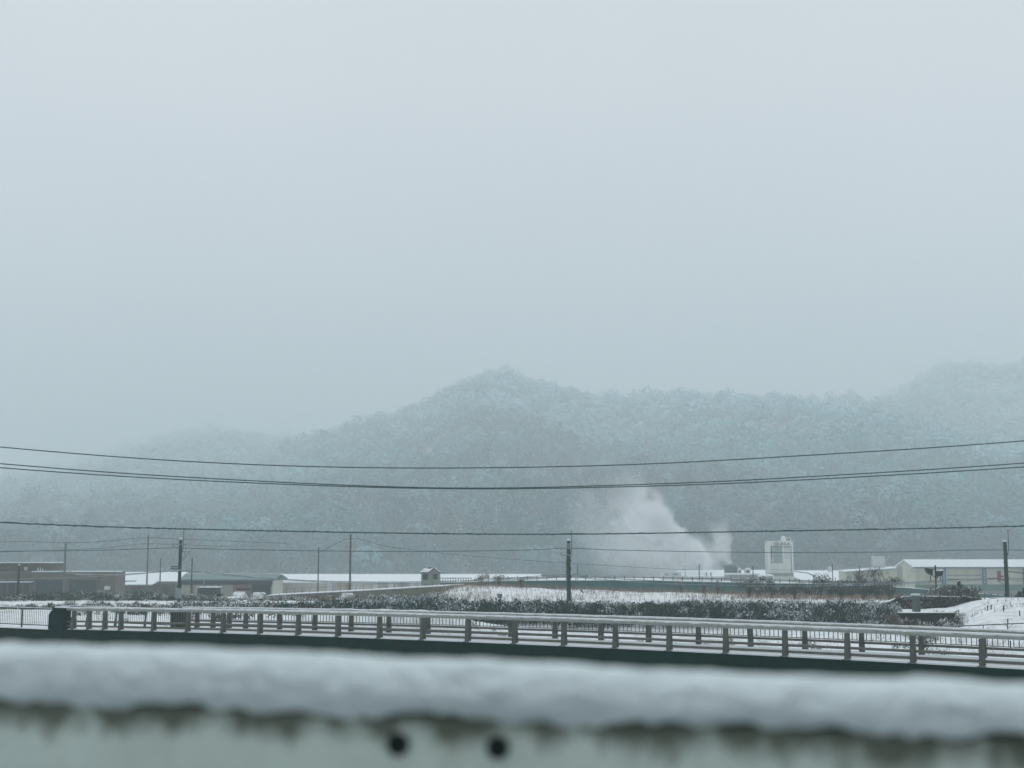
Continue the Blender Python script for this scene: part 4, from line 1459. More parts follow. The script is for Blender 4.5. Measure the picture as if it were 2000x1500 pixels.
Y = 128
f = thing('post_fence', (atx(1940, Y), Y, gz(atx(1940, Y), Y)), 'thin snowy wire fence with upright posts beneath the large hall', 'fence')
first = None
for px in range(1895, 2040, 13):
    x = atx(px, Y)
    MB().box(x - .04, Y, gz(x, Y) - .3, x + .04, Y + .08, Z(1158.5, Y)).build('post', m_fence, f)
mb = MB()
for py in (1160, 1163.5, 1167):
    mb.tube([(atx(1893, Y), Y, Z(py, Y)), (atx(2040, Y), Y, Z(py, Y))], 0.02, 5)
mb.build('wire', m_wire_snow, f)

# stakes and pipe rail on the mound
STK = [(1925, 1181, 1190), (1956, 1187, 1199), (1963, 1205, 1213), (1966, 1217, 1231), (1987, 1194, 1204), (1932, 1176, 1186)]
STK_L = ['short stake near the left crest of the snowy mound', 'stake on the mound just left of the steep pitch', 'stake half way down the mound beside a dark tuft', 'tall stake low on the mound close to the bridge railing', 'stake at the right side of the mound by the picture edge', 'thin stake behind the crest of the mound under the fence']
for (px, p0, p1), lab in zip(STK, STK_L):
    Yc = 86 - (p1 - 1185) * 0.3
    x = atx(px, Yc)
    g0 = gz(x, Yc)
    t = MB().tube([(x, Yc, g0 - .2), (x + .02, Yc, g0 + pw(p1 - p0, Yc))], 0.035, 6).build('stake', m_pole_dark, origin=(x, Yc, g0))
    tag(t, lab, 'stake', 'stakes on the snowy mound')
pr = thing('pipe_rail', (atx(1930, 76), 76, gz(atx(1930, 76), 76)), 'low thin pipe rail lying along the foot of the snowy mound', 'rail')
mb = MB()
pts = []
for px in range(1872, 2100, 12):
    x = atx(px, 76)
    pts.append(at(px, 1223 - (px - 1872) * 0.045, 76))
mb.tube(pts, 0.03, 6)
mb.build('pipe', m_pole_dark, pr)
for p in pts[::4]:
    MB().tube([Vector((p.x, p.y, min(p.z - .4, gz(p.x, p.y) - .1))), p], 0.025, 5).build('support', m_pole_dark, pr)

# small sign board on a post, leaning stick
Y = 104
x = atx(976.5, Y)
b = thing('sign_board', (x, Y, gz(x, Y)), 'small grey blank board on a thin post at the edge of the snowy field', 'sign')
MB().tube([(x + .08, Y + .05, gz(x, Y) - .3), (x + .08, Y + .05, Z(1162, Y))], 0.035, 6).build('post', m_pole_dark, b)
part('board', m_box, b, [(971, 1160.2, 981, 1168)], Y, .06)
part('snow_cap', m_snow, b, [(970.8, 1159.3, 981.2, 1160.4)], Y - .01, .1)
Y = 140
P0, P1 = at(1134, 1152, Y), at(1148, 1168, Y)
t = MB().tube([P0, P1 + (P1 - P0) * 0.15], 0.09, 6).build('leaning_stick', m_pole_dark, origin=P1)
tag(t, 'dark stick leaning out of the snow right of the middle pole', 'stick')


# ------------------------------------------------------------------ cars
def car(px0, px1, py_base, Y, paint, label):
    w = pw(px1 - px0, Y)
    cx = atx((px0 + px1) / 2, Y)
    zb = gz(cx, Y) + 0.05
    t = thing('parked_car', (cx, Y, zb), label, 'car', 'parked cars behind the hedge')
    h = 1.5
    mb = MB()
    # seen nearly end-on: lower body, shoulders, rounded roof
    pr = [(-w / 2, .25), (-w / 2, .8), (-w * .44, .95), (-w * .36, 1.38), (-w * .25, 1.48), (w * .25, 1.48), (w * .36, 1.38), (w * .44, .95), (w / 2, .8), (w / 2, .25)]
    sec_ = [(0.0, .96, .60), (.35, 1.0, .66), (1.1, 1.0, .70), (1.75, 1.0, 1.0), (3.1, 1.0, 1.0), (3.8, 1.0, .72), (4.1, .96, .62)]
    n0 = len(mb.v)
    for dy, kx, kz in sec_:
        for a_, z_ in pr:
            zz = min(z_, 1.5 * kz) if z_ > .8 else z_
            mb.v.append((cx + a_ * kx, Y + dy, zb + zz))
    k = len(pr)
    for i in range(len(sec_) - 1):
        for j in range(k):
            j2 = (j + 1) % k
            mb.f.append((n0 + i * k + j2, n0 + i * k + j, n0 + (i + 1) * k + j, n0 + (i + 1) * k + j2))
            mb.mi.append(0)
    mb.f += [tuple(n0 + j for j in range(k)), tuple(n0 + (len(sec_) - 1) * k + j for j in reversed(range(k)))]
    mb.mi += [0, 0]
    mb.build('body', paint, t)
    mb = MB().hexa([(cx - w * .40, Y + 1.0, zb + .98), (cx + w * .40, Y + 1.0, zb + .98), (cx + w * .40, Y + 1.2, zb + .98), (cx - w * .40, Y + 1.2, zb + .98)],
                   [(cx - w * .30, Y + 1.66, zb + 1.40), (cx + w * .30, Y + 1.66, zb + 1.40), (cx + w * .30, Y + 1.8, zb + 1.40), (cx - w * .30, Y + 1.8, zb + 1.40)])
    mb.build('windscreen', m_carglass, t)
    for sx in (-1, 1):
        MB().box(cx + sx * w * .36 - .14, Y - .02, zb + .62, cx + sx * w * .36 + .14, Y + .1, zb + .78).build('headlight', m_white, t)
        for dy in (.8, 3.2):
            MB().tube([(cx + sx * (w / 2 - .2), Y + dy, zb + .26), (cx + sx * (w / 2 + .01), Y + dy, zb + .26)], .3, 14).build('wheel', m_tyre, t)
    mb = MB().box(cx - w * .3, Y + 1.9, zb + 1.47, cx + w * .3, Y + 3.0, zb + 1.55)
    mb.build('snow_cover', m_snow, t)


car(445, 475, 1171, 150, m_carwhite, 'pale car with rounded snowy roof, left of the two cars before the warehouse')
car(482, 516, 1171, 146, m_carbody, 'dark car with a flat strip of snow on its roof before the warehouse')
car(656, 690, 1174, 138, m_carbody, 'dark car half buried in snow below the sloping ramp wall')


# ------------------------------------------------------------------ poles
def utility_pole(name, px, ptop, Y, wpx, label, mat_, arms=(), rod=None, cabinet=None, lean=0.0, pegs=0, stays=(), extra=None, snowcap=True, group='poles carrying the overhead lines'):
    top = at(px, ptop, Y)
    x = top.x
    zb = gz(x, Y)
    t = thing(name, (x, Y, zb), label, 'pole', group)
    r = pw(wpx, Y) / 2
    MB().tube([(x, Y, zb - .5), (x, Y, (zb + top.z) / 2), (x, Y, top.z)], [r * 1.12, r, r * .88], 12).build('pole', mat_, t, smooth=False)
    if snowcap:
        MB().lathe((x, Y, top.z), [(r * .9, -.02), (r * .85, r * .5), (r * .5, r * .9), (.01, r)], 10).build('snow_cap', m_snow, t)
    for (py, p0, p1, sag) in arms:
        z = Z(py, Y)
        MB().box(atx(p0, Y), Y - r - .07, z - .05, atx(p1, Y), Y - r, z + .05).build('crossarm', m_steel, t)
        for pp_ in (p0 + .8, p1 - .8):
            MB().lathe((atx(pp_, Y), Y - r - .03, z + (.05 if not sag else -.35)), [(.03, 0), (.07, .06), (.04, .12), (.08, .18), (.03, .28)], 8).build('insulator', m_box, t)
    if rod:
        rp = at(rod[0], rod[1], Y)
        MB().tube([(x + r, Y, top.z - 1.2), (rp.x, Y, top.z - .6), (rp.x, Y, rp.z)], .035, 6).build('aerial_rod', m_wire, t)
    if cabinet:
        mb = MB()
        bxp(mb, *cabinet, Y - r - .32, .3)
        mb.build('cabinet', m_box, t)
    for k_ in range(pegs):
        z = zb + 2.2 + k_ * .42
        if z < top.z - .8:
            s = -1 if k_ % 2 else 1
            MB().tube([(x + s * r * .8, Y, z), (x + s * (r + .14), Y, z)], .014, 5).build('step_bolt', m_wire, t)
    for (p0, y0, p1, y1) in stays:
        MB().tube([at(p0, y0, Y - .05), at(p1, y1, Y - .05)], .04, 6).build('bracket', m_steel, t)
    return t, x, r, top


PB = 118
t, x, r, top = utility_pole('utility_pole', 353, 1053.5, PB, 6.4, 'thick dark pole with bracket arm and grey cabinet at the left', m_pole_dark,
                            arms=[(1063, 337, 363, True)], rod=(359.3, 1031), cabinet=(344, 1149, 354, 1169), pegs=6,
                            stays=[(356, 1077.5, 373, 1077.5), (356.5, 1096, 369, 1078), (361, 1078, 361, 1086), (372, 1078, 372, 1085)])
for z_ in (1108, 1112):
    MB().box(x - .75, PB - r - .12, Z(z_, PB), x + .1, PB - r, Z(z_ - 2.5, PB)).build('cable_clamp', m_wire, t)
t, x, r, top = utility_pole('utility_pole', 1110.5, 1056, PB, 7.6, 'thick dark snow capped pole with short crossarm in the middle of the view', m_pole_dark,
                            arms=[(1084.5, 1095, 1118.5, False)], rod=(1116.5, 1036), pegs=7, stays=[(1103, 1116, 1107, 1116), (1106, 1085, 1106, 1118)])
for z0, z1 in ((1066, 1061), (1072, 1067)):
    MB().tube([(x, PB, Z(z0, PB)), (x, PB, Z(z1, PB))], r * 1.08, 12).build('band', m_steel, t)
mb = MB()
for i in range(9):
    z0 = 1092 + i * 8
    s = -1 if i % 2 else 1
    mb.tube([(x + s * r * .7, PB - r * .6, Z(z0, PB)), (x + s * r * 1.1, PB - r * .8, Z(z0 + 5, PB))], r * .35, 6)
mb.build('cable_bundle', m_pole_dark, t)
t, x, r, top = utility_pole('utility_pole', 1962.5, 1058, PB, 7.6, 'thick dark snow capped pole before the large hall, far right', m_pole_dark, rod=(1968.5, 1035), pegs=5,
                            stays=[(1956, 1083, 1959, 1083), (1967, 1067, 1970, 1067), (1964, 1035.4, 1974, 1035.4)])
mb = MB()
bxp(mb, 1949.5, 1115, 1954.5, 1131, PB - .5, .4)
bxp(mb, 1951, 1131, 1962, 1134.5, PB - .5, .4)
bxp(mb, 1953, 1124, 1960, 1127, PB - .45, .3)
mb.build('junction_box', m_redbox, t)
PC = 190
utility_pole('utility_pole', 128.5, 1058.5, PC, 4.4, 'slim grey pole with white fittings in front of the brown building', m_pole_light, arms=[(1061, 122, 138, False), (1117, 119, 140, False)],
             cabinet=(130.5, 1104, 134.5, 1115), stays=[(121, 1105, 121, 1115)], snowcap=False)
utility_pole('utility_pole', 290, 1045, PC + 10, 3.2, 'tall slim pole with a small tuft of fittings above the snowy sheds', m_pole_light, arms=[(1050, 285, 296, False)],
             stays=[(290, 1045, 290, 1040)], cabinet=(289, 1092, 296, 1101), snowcap=False)
utility_pole('utility_pole', 314, 1090, PC - 25, 2.6, 'short plain pole between the tall slim pole and the thick dark one', m_pole_light, snowcap=False)
utility_pole('utility_pole', 375.5, 1090, PC - 30, 2.6, 'short plain pole just right of the thick pole with bracket arm', m_pole, snowcap=False)
utility_pole('utility_pole', 37.5, 1104, 128, 4.6, 'stocky dark topped pole in front of the brown building canopy', m_pole, snowcap=True, pegs=2)
utility_pole('utility_pole', 622.5, 1069, 178, 2.3, 'thin bare pole, the shorter of two before the long white roofed shed', m_pole, snowcap=False)
utility_pole('utility_pole', 685, 1043, 178, 3.8, 'taller bare pole rising in front of the long white roofed shed', m_pole, snowcap=False)
utility_pole('utility_pole', 1128, 1102, 176, 1.6, 'very thin rod standing just right of the middle thick pole', m_wire, snowcap=False, group='thin rods along the elevated road')
for px, py, lab in ((1365.5, 1100.5, 'thin dark rod on the elevated road beneath the steam plume'), (1470.5, 1105.5, 'thin dark rod on the road between the tank and the tower'),
                    (1625.5, 1100.5, 'thin dark rod on the road right of the tower before the wide roof'), (1678, 1104, 'thin dark rod in front of the pale beige building')):
    utility_pole('lamp_rod', px, py, 174, 1.9, lab, m_pole, snowcap=False, group='thin rods along the elevated road')

# pole with two dark scoop shaped hoods
Y = 112
t, x, r, top = utility_pole('lamp_pole', 1826.5, 1104, Y, 3.2, 'dark pole holding two scoop shaped hoods in front of the large hall', m_pole_dark, snowcap=False,
                            stays=[(1816, 1134.5, 1840, 1134.5)], group='poles carrying the overhead lines')


def hood(poly, nm):
    mb = MB()
    mb.prism([at(px, py, Y - .25) for px, py in poly], (0, .5, 0))
    return mb.build(nm, m_black_gloss, t)


hood([(1809.5, 1109.5), (1810, 1114), (1812, 1118.5), (1816, 1122), (1819, 1121.7), (1822, 1124.3), (1822, 1110.8), (1817, 1111), (1813, 1110)], 'hood')
hood([(1831, 1115), (1836, 1115.8), (1842.6, 1114.5), (1842.5, 1118), (1841, 1123), (1837, 1125.5), (1833.5, 1125.5), (1831.5, 1128)], 'hood')
mb = MB()
mb.prism([at(px, py, Y - .27) for px, py in ((1831.2, 1114.9), (1836, 1115.7), (1842.8, 1114.4), (1843, 1111.8), (1838, 1113.4), (1834, 1113.2))], (0, .52, 0))
mb.build('snow_cap', m_snow, t)
for a_, b_ in (((1822, 1124), (1827, 1128)), ((1831, 1128), (1827.5, 1133)), ((1817.3, 1122), (1817.3, 1134)), ((1836.5, 1125.5), (1836.5, 1134)), ((1822, 1112), (1827, 1112)), ((1831, 1116), (1827, 1116))):
    MB().tube([at(*a_, Y), at(*b_, Y)], .03, 5).build('hood_bracket', m_pole_dark, t)


# ------------------------------------------------------------------ wires
def spline(pts, n):
    """Catmull-Rom through photo points (px, py, Y)."""
    P_ = [np.array(p, float) for p in pts]
    P_ = [2 * P_[0] - P_[1]] + P_ + [2 * P_[-1] - P_[-2]]
    out = []
    segs = len(P_) - 3
    for i in range(segs):
        for k in range(n):
            t_ = k / n
            a_, b_, c_, d_ = P_[i:i + 4]
            out.append(0.5 * (2 * b_ + (c_ - a_) * t_ + (2 * a_ - 5 * b_ + 4 * c_ - d_) * t_ ** 2 + (3 * b_ - a_ - 3 * c_ + d_) * t_ ** 3))
    out.append(P_[-2])
    return [at(*p) for p in out]


def wire(pts, wpx, label, mat_=None, name='overhead_wire', twist=False, group='overhead lines', n=10):
    path = spline(pts, n)
    Ym = sum(p[2] for p in pts) / len(pts)
    r = pw(wpx, Ym) / 2
    mb = MB()
    if not twist:
        mb.tube(path, r, 6)
    else:
        mb.tube(path, r * .62, 6)
        dense = []
        for i in range(len(path) - 1):
            for k in range(12):
                dense.append(path[i].lerp(path[i + 1], k / 12))
        q_, L_ = [], 0
        for i, p in enumerate(dense):
            if i:
                L_ += (p - dense[i - 1]).length
            th = L_ * 2 * math.pi / (0.8 + 0.25 * math.sin(L_ * .37))
            q_.append(p + Vector((0, math.cos(th), math.sin(th))) * r * .62)
        mb.tube(q_, r * .34, 5)
    o = mb.build(name, mat_ or m_wire, origin=path[len(path) // 2], smooth=True)
    tag(o, label, 'wire', group)
    return o


YW = 70
wire([(-500, 820, YW), (0, 873, YW), (400, 903, YW), (780, 914, YW), (1200, 908.5, YW), (1600, 888, YW), (2000, 861, YW), (2500, 815, YW)], 2.4, 'topmost of the long cables sweeping across the misty hill')
wire([(-500, 857, YW), (0, 905.5, YW), (400, 934, YW), (870, 953, YW), (1300, 944.5, YW), (1650, 927, YW), (2000, 904.5, YW), (2500, 866, YW)], 2.4, 'upper cable of the close double pair crossing the hill')
wire([(-500, 870, YW + 1), (0, 913.5, YW + 1), (400, 939, YW + 1), (870, 954.5, YW + 1), (1300, 948.5, YW + 1), (1650, 933, YW + 1), (2000, 912, YW + 1), (2500, 876, YW + 1)], 2.4, 'lower cable of the close double pair crossing the hill')
wire([(-500, 993, YW), (0, 1020.5, YW), (400, 1034, YW), (1000, 1043.5, YW), (1500, 1037.5, YW), (2000, 1027.5, YW), (2500, 1011, YW)], 4.2, 'thick twisted cable crossing low just above the pole tops', twist=True)
wire([(-300, 1084, PB), (0, 1077, PB), (180, 1075, PB), (337, 1070, PB), (359, 1070.5, PB), (500, 1074, PB), (760, 1077, PB), (1000, 1075, PB), (1095, 1071, PB), (1118, 1071, PB), (1250, 1075.5, PB), (1500, 1079, PB), (1750, 1078, PB), (1958, 1074, PB), (2300, 1082, PB)], 1.5, 'thin frosted wire strung between the three thick dark poles', m_wire_mid)
wire([(-300, 1075, 192), (0, 1058.5, 192), (128, 1060, 192), (210, 1057, 195), (288, 1050.5, 199), (420, 1056, 200), (560, 1061, 200)], 1.1, 'faint wire from the slim pole with white fittings to the tall slim pole', m_wire_mid)
wire([(-300, 1086, 192), (0, 1078, 192), (128, 1074, 192), (210, 1070, 195), (290, 1062, 199), (450, 1068, 199)], 1.1, 'faint wire sagging just under the highest one at the left', m_wire_mid)
wire([(128, 1119, 190), (190, 1122, 160), (250, 1121, 140), (345, 1115, PB), (355, 1113.5, PB), (420, 1119, 122), (520, 1129, 130), (640, 1135, 138), (780, 1136.5, 138), (920, 1134, 130), (1040, 1129, 122), (1108, 1124, PB)], 1.7, 'upper snowy cable sagging from the bracket pole to the middle pole', m_wire_snow)
wire([(-200, 1137, 128), (37, 1131, 128), (128, 1128.5, 124), (250, 1122.5, 120), (350, 1115.5, PB), (450, 1124.5, 125), (560, 1133, 132), (700, 1138.5, 138), (900, 1137.5, 130), (1040, 1131, 122), (1108, 1126, PB)], 1.5, 'lower snowy cable sagging from the bracket pole to the middle pole', m_wire_snow)
wire([(1112, 1124, PB), (1200, 1130, 120), (1300, 1135, 122), (1450, 1138.5, 122), (1600, 1140.5, 122), (1750, 1138.5, 120), (1860, 1133, PB), (1958, 1128.5, PB), (2000, 1131, PB), (2200, 1140, PB)], 1.8, 'upper snowy cable sagging across the dark road wall', m_wire_snow)
wire([(1112, 1126.5, PB), (1200, 1133.5, 120), (1300, 1140, 122), (1450, 1144, 122), (1600, 1144.5, 122), (1750, 1141, 120), (1860, 1136, PB), (1958, 1131, PB), (2000, 1135, PB), (2200, 1145, PB)], 1.5, 'lower snowy cable sagging across the dark road wall', m_wire_snow)
wire([(1150, 1124, 140), (1112, 1122, PB), (1050, 1125, 125), (980, 1131, 150), (900, 1136, 170)], 1.0, 'short dark cable rising from the hut to the middle pole', m_wire_mid)
wire([(622, 1080, 178), (685, 1052, 178), (760, 1068, 178), (920, 1086, 178), (1128, 1101, 176), (1300, 1111, 174), (1365, 1113, 174)], 0.9, 'hair thin wire slanting down from the taller bare pole', m_wire_mid)
wire([(1964, 1116, PB), (1985, 1118, PB), (2020, 1121, PB), (2200, 1130, PB)], 2.0, 'thick black cable leaving the far right pole to the right', m_wire)
wire([(1850, 1131.5, 120), (1900, 1131, 119), (1955, 1129.5, PB)], 1.9, 'thick black cable entering the far right pole from the left', m_wire)
wire([(1948, 1135, PB), (1955, 1138, PB), (1961, 1142, PB)], 1.2, 'slack loop of cable under the box on the far right pole', m_wire_mid, n=4)

# ------------------------------------------------------------------ vegetation
def brush(name, C, R, n, size, dark, mid, snowp, label, stems=None, kind='stuff', cat='brush', group=None, parent=None, part_name=None):
    C, R = np.asarray(C, float), np.asarray(R, float)
    q, d, own = leaf_cloud(C, R, n, size, outward=0.25, fill=0.75, top_bias=0.2)
    # stretch half of the clumps into twigs
    ctr = q.mean(1, keepdims=True)
    tw = rng.random(len(q)) < 0.5
    axis = rng.normal(size=(len(q), 1, 3))
    axis[:, :, 2] = np.abs(axis[:, :, 2]) + 0.3
    axis /= np.linalg.norm(axis, axis=2, keepdims=True)
    side = np.cross(axis, rng.normal(size=(len(q), 1, 3)))
    side /= np.linalg.norm(side, axis=2, keepdims=True) + 1e-9
    Ls = (size if np.ndim(size) == 0 else np.asarray(size)[own][:, None, None]) * (1.5 + 2.0 * rng.random((len(q), 1, 1)))
    tq = np.concatenate([ctr - axis * Ls - side * .018, ctr - axis * Ls + side * .018, ctr + axis * Ls + side * .010, ctr + axis * Ls - side * .010], 1)
    q[tw] = tq[tw]
    per = rng.random((len(C), 1))
    cols = (np.array(dark)[None] * (1 - per) + np.array(mid)[None] * per)[own] * rng.uniform(0.45, 1.6, (len(own), 1))
    up = np.clip(d[:, 2] + 0.35, 0.05, 1)
    cn = fbm(ctr[:, 0, 0] * .8, ctr[:, 0, 1] * .8, 91, 3)
    sn = rng.random(len(own)) < snowp * up * np.clip((cn - 0.34) * 9.0, .06, 2.2)
    cols[sn] = np.array(SNOWC) * rng.uniform(0.6, 1.0, (int(sn.sum()), 1))
    if parent is not None:
        return np_mesh(part_name, q.reshape(-1, 3), 4, cols, m_tint, parent=parent)
    o = np_mesh(name, q.reshape(-1, 3), 4, cols, m_tint, origin=tuple(C.mean(0)))
    tag(o, label, cat, group, kind=kind)
    return o


DARKG, MIDG = (0.012, 0.036, 0.030), (0.055, 0.080, 0.066)
BRN, BRN2 = (0.050, 0.048, 0.036), (0.15, 0.125, 0.085)

# overgrown hedge bank behind the bridge
HP_X = [330, 420, 500, 600, 700, 800, 850, 880, 920, 1000, 1080, 1150, 1250, 1350, 1480, 1600, 1700, 1752]
HP_Y = [1184, 1182, 1181, 1180, 1178, 1172, 1167, 1172, 1180, 1178, 1177, 1180, 1182, 1179, 1180, 1181, 1179, 1184]
C, R = [], []
for px in np.arange(330, 1752, 3.1):
    ytop = np.interp(px, HP_X, HP_Y) + rng.normal(0, 1.2)
    for row in range(4):
        Yc = 97.5 + rng.uniform(0, 6.0)
        yy = ytop + 5 + row * 9.5 + rng.normal(0, 2.0)
        p = at(px + rng.normal(0, 2), min(yy, 1224), Yc)
        if p.z < gz(p.x, p.y) - .6:
            continue
        C.append(p)
        s = rng.uniform(.26, .52)
        R.append((s * 1.25, s * 1.1, s * .95))
brush('hedge', C, R, 60, 0.085, (0.000, 0.050, 0.040), (0.045, 0.095, 0.076), 0.38, 'long tangled evergreen hedge dusted with snow behind the bridge', cat='hedge')

# bramble and reed banks at the left
C, R = [], []
for px in np.arange(-80, 440, 2.6):
    hump = vnoise(np.array([px * .018]), np.array([2.0]), 15)[0]
    for band in range(5):
        if band < 3:
            Yc = rng.uniform(124, 136)
            up = rng.uniform(.0, .55) + .5 * hump * (px < 340)
        else:
            Yc = rng.uniform(101, 108)
            up = rng.uniform(-.1, .45) + .35 * hump
            if rng.random() < .25:
                continue
        x = atx(px + rng.normal(0, 2), Yc)
        g0 = gz(x, Yc)
        tz_ = max(g0, 4.35 if band < 3 else 0) + up
        C.append((x, Yc, g0 + (tz_ - g0) * rng.random() ** .45))
        s_ = rng.uniform(.16, .40)
        R.append((s_ * 1.7, s_, s_ * .75))
brush('bramble_bank', C, R, 46, 0.07, (0.015, 0.055, 0.045), (0.105, 0.120, 0.09), 0.30, 'snow streaked bramble and reeds covering the bank at the left', cat='bramble')

# brown scrub below the ramp wall and around cars
C, R = [], []
for px in np.arange(430, 880, 3.4):
    for row in range(2):
        Yc = rng.uniform(118, 150)
        x = atx(px + rng.normal(0, 2), Yc)
        C.append((x, Yc, gz(x, Yc) + rng.uniform(.05, .4)))
        s = rng.uniform(.18, .38)
        R.append((s * 1.6, s, s * .8))
brush('scrub', C, R, 34, 0.08, BRN, (0.17, 0.14, 0.10), 0.55, 'low brown scrub and snow below the sloping ramp wall', cat='scrub')

# weeds seen between the bridge railings, right part and bank foot
C, R = [], []
for i in range(1300):
    px = rng.uniform(120, 1860)
    Yc = rng.uniform(62, 92)
    x = atx(px, Yc)
    if (x - B0[0]) * BN[0] + (Yc - B0[1]) * BN[1] < 6.5:
        continue
    if vnoise(np.array([x * .25]), np.array([Yc * .15]), 19)[0] < (.40 if px < 1500 else .62):
        continue
    C.append((x, Yc, gz(x, Yc) + .12))
    s = rng.uniform(.15, .40)
    R.append((s * 1.3, s, s * .7))
brush('river_weeds', C, R, 30, 0.06, (0.05, 0.055, 0.045), (0.14, 0.11, 0.075), 0.35, 'withered weeds poking through snow on the slope beyond the bridge', cat='weeds')


def blades(name, spots, hmin, hmax, width, cols, label, lean=.35, cat='grass', kind='stuff', parent=None):
    q, c = [], []
    for (x, y) in spots:
        z = gz(x, y)
        h = rng.uniform(hmin, hmax)
        dx, dy = rng.normal(0, lean) * h, rng.normal(0, lean) * h
        a_ = rng.uniform(0, math.pi)
        wx, wy = math.cos(a_) * width, math.sin(a_) * width
        q.append([(x - wx, y - wy, z - .05), (x + wx, y + wy, z - .05), (x + dx + wx * .3, y + dy + wy * .3, z + h), (x + dx - wx * .3, y + dy - wy * .3, z + h)])
        c.append(np.array(cols[rng.integers(len(cols))]) * rng.uniform(.6, 1.3))
    o = np_mesh(name, np.array(q).reshape(-1, 3), 4, np.array(c), m_tint, parent=parent, origin=(0, 130, 4) if parent is None else (0, 0, 0))
    if parent is None:
        tag(o, label, cat, kind=kind)
    return o


spots = []
while len(spots) < 12000:
    Yc = 116 + 36 * rng.random() ** .8
    px = rng.uniform(830, 1800)
    x = atx(px, Yc)
    nn = vnoise(np.array([x * .22]), np.array([Yc * .3]), 23)[0]
    w_ = .18 + .9 * (nn > .62) + (.8 if px > 1440 else 0) + (1.4 if Yc > 146 else 0) + (.5 if px < 960 else 0)
    if rng.random() < w_ * .55:
        spots.append((x, Yc))
blades('dry_grass', spots, .10, .60, .018, [(.34, .25, .19), (.26, .19, .145), (.15, .13, .10), (.30, .215, .15)], 'dry brown grass stalks standing in the snowy field')
spots = []
while len(spots) < 1500:
    Yc = rng.uniform(60, 100)
    px = rng.uniform(1100, 2080)
    x = atx(px, Yc)
    if (x - B0[0]) * BN[0] + (Yc - B0[1]) * BN[1] < 6:
        continue
    if vnoise(np.array([x * .4]), np.array([Yc * .3]), 27)[0] > .52:
        spots.append((x, Yc))
blades('reed_stubble', spots, .10, .35, .018, [(.22, .17, .11), (.12, .11, .09), (.07, .08, .07)], 'thin reed stubble poking out of the snowy river bank', lean=.6)


def bush(px, ybase, Y, w, h, label, dark=BRN, mid=(0.09, 0.085, 0.062), snowp=.2, upright=True, n=150, name='bare_bush', cat='bush', group='bare bushes in the snowy field'):
    x = atx(px, Y)
    zb = gz(x, Y)
    t = thing(name, (x, Y, zb), label, cat, group)
    q, c = [], []
    mbs = MB()
    for i in range(9):
        a_ = rng.uniform(0, 2 * math.pi)
        sp = rng.uniform(.1, .9) * w * (.35 if upright else .6)
        mbs.tube([(x + math.cos(a_) * sp * .15, Y + math.sin(a_) * sp * .15, zb - .1), (x + math.cos(a_) * sp * .6, Y + math.sin(a_) * sp * .6, zb + h * .5), (x + math.cos(a_) * sp, Y + math.sin(a_) * sp, zb + h * rng.uniform(.75, 1))], [.035, .025, .01], 4)
    mbs.build('stems', m_bark, t)
    C, R = [], []
    for i in range(9):
        k_ = rng.random()
        C.append((x + rng.normal(0, w * .22), Y + rng.normal(0, w * .2), zb + h * (.3 + .6 * k_)))
        R.append((w * .25, w * .25, h * .22))
    brush(None, C, R, n // 5, .07, dark, mid, snowp, None, parent=t, part_name='twigs')
    return t


BUSH = [(1392, 1161, 148, .8, 1.3, 'small round dry tuft, leftmost of three along the crest of the snowy field'),
        (1329, 1161, 149, .8, 1.2, 'small round dry tuft on the crest straight below the steam'),
        (1402, 1163, 146, .9, 1.5, 'taller dry tuft standing right of the two round ones on the crest')]
BUSH = [(1330, 148, .95, 1.25, 'round dry tuft, leftmost of the three along the crest of the snowy field'),
        (1374, 148, .8, 1.1, 'smallest round dry tuft, middle one of the three on the crest'),
        (1401, 147, 1.0, 1.6, 'tallest dry tuft with long stalks, rightmost of the three on the crest'),
        (1018, 146, .8, 1.0, 'dry tuft on the snow slope left of the middle thick pole'),
        (975, 150, 1.3, 1.3, 'broad brown tuft at the top left of the snowy field'),
        (940, 151, 2.2, 1.2, 'wide flattened brown bush where the field meets the hut fence')]
for px, Yc, w, h, lab in BUSH:
    bush(px, 0, Yc, w, h, lab, dark=(.10, .09, .07), mid=(.17, .15, .11), snowp=.1)
TALL = [(1462, 132, 1.6, 3.0, 'upright dark bush at the left end of the thicket'),
        (1480, 140, 1.5, 2.2, 'low sparse bush second in the thicket beside the upright dark one'),
        (1506, 130, 1.5, 3.4, 'tall dark bush in the thicket straight below the tower'),
        (1530, 138, 1.8, 2.4, 'brown stalky bush right below the tower corner'),
        (1551, 126, 1.4, 2.6, 'dense rounded bush above the dark log in the thicket'),
        (1574, 138, 1.6, 2.6, 'thin brown bush between two darker ones in the thicket'),
        (1598, 128, 2.0, 3.9, 'tallest dark bush in the thicket, reaching above the road wall'),
        (1618, 136, 1.7, 2.7, 'bushy brown shrub right of the tallest dark bush'),
        (1640, 126, 1.9, 3.0, 'wide brown bush in the right half of the thicket'),
        (1662, 134, 1.7, 2.8, 'reddish brown bush under the pale beige building'),
        (1686, 126, 1.8, 3.0, 'dark bush below the weeping tree in the thicket'),
        (1712, 130, 2.0, 3.1, 'bushy dark shrub just right of the weeping tree foot'),
        (1736, 124, 2.0, 3.2, 'large dark bush closing the right end of the thicket')]
TALL = [(p_, y_, w_ * 1.15, h_ * .60, l_) for p_, y_, w_, h_, l_ in TALL]
for px, Yc, w, h, lab in TALL:
    bush(px, 0, Yc, w, h, lab, dark=(.014, .045, .036), mid=(.085, .080, .058), snowp=.12, n=420, group='bushes of the thicket')
t = MB().tube([at(1528, 1177.5, 120), at(1578, 1177.5, 120)], .16, 8).build('log', m_conc_dark, origin=at(1553, 1178, 120))
t.location.z += 0
tag(t, 'dark log lying at the foot of the thicket', 'log')


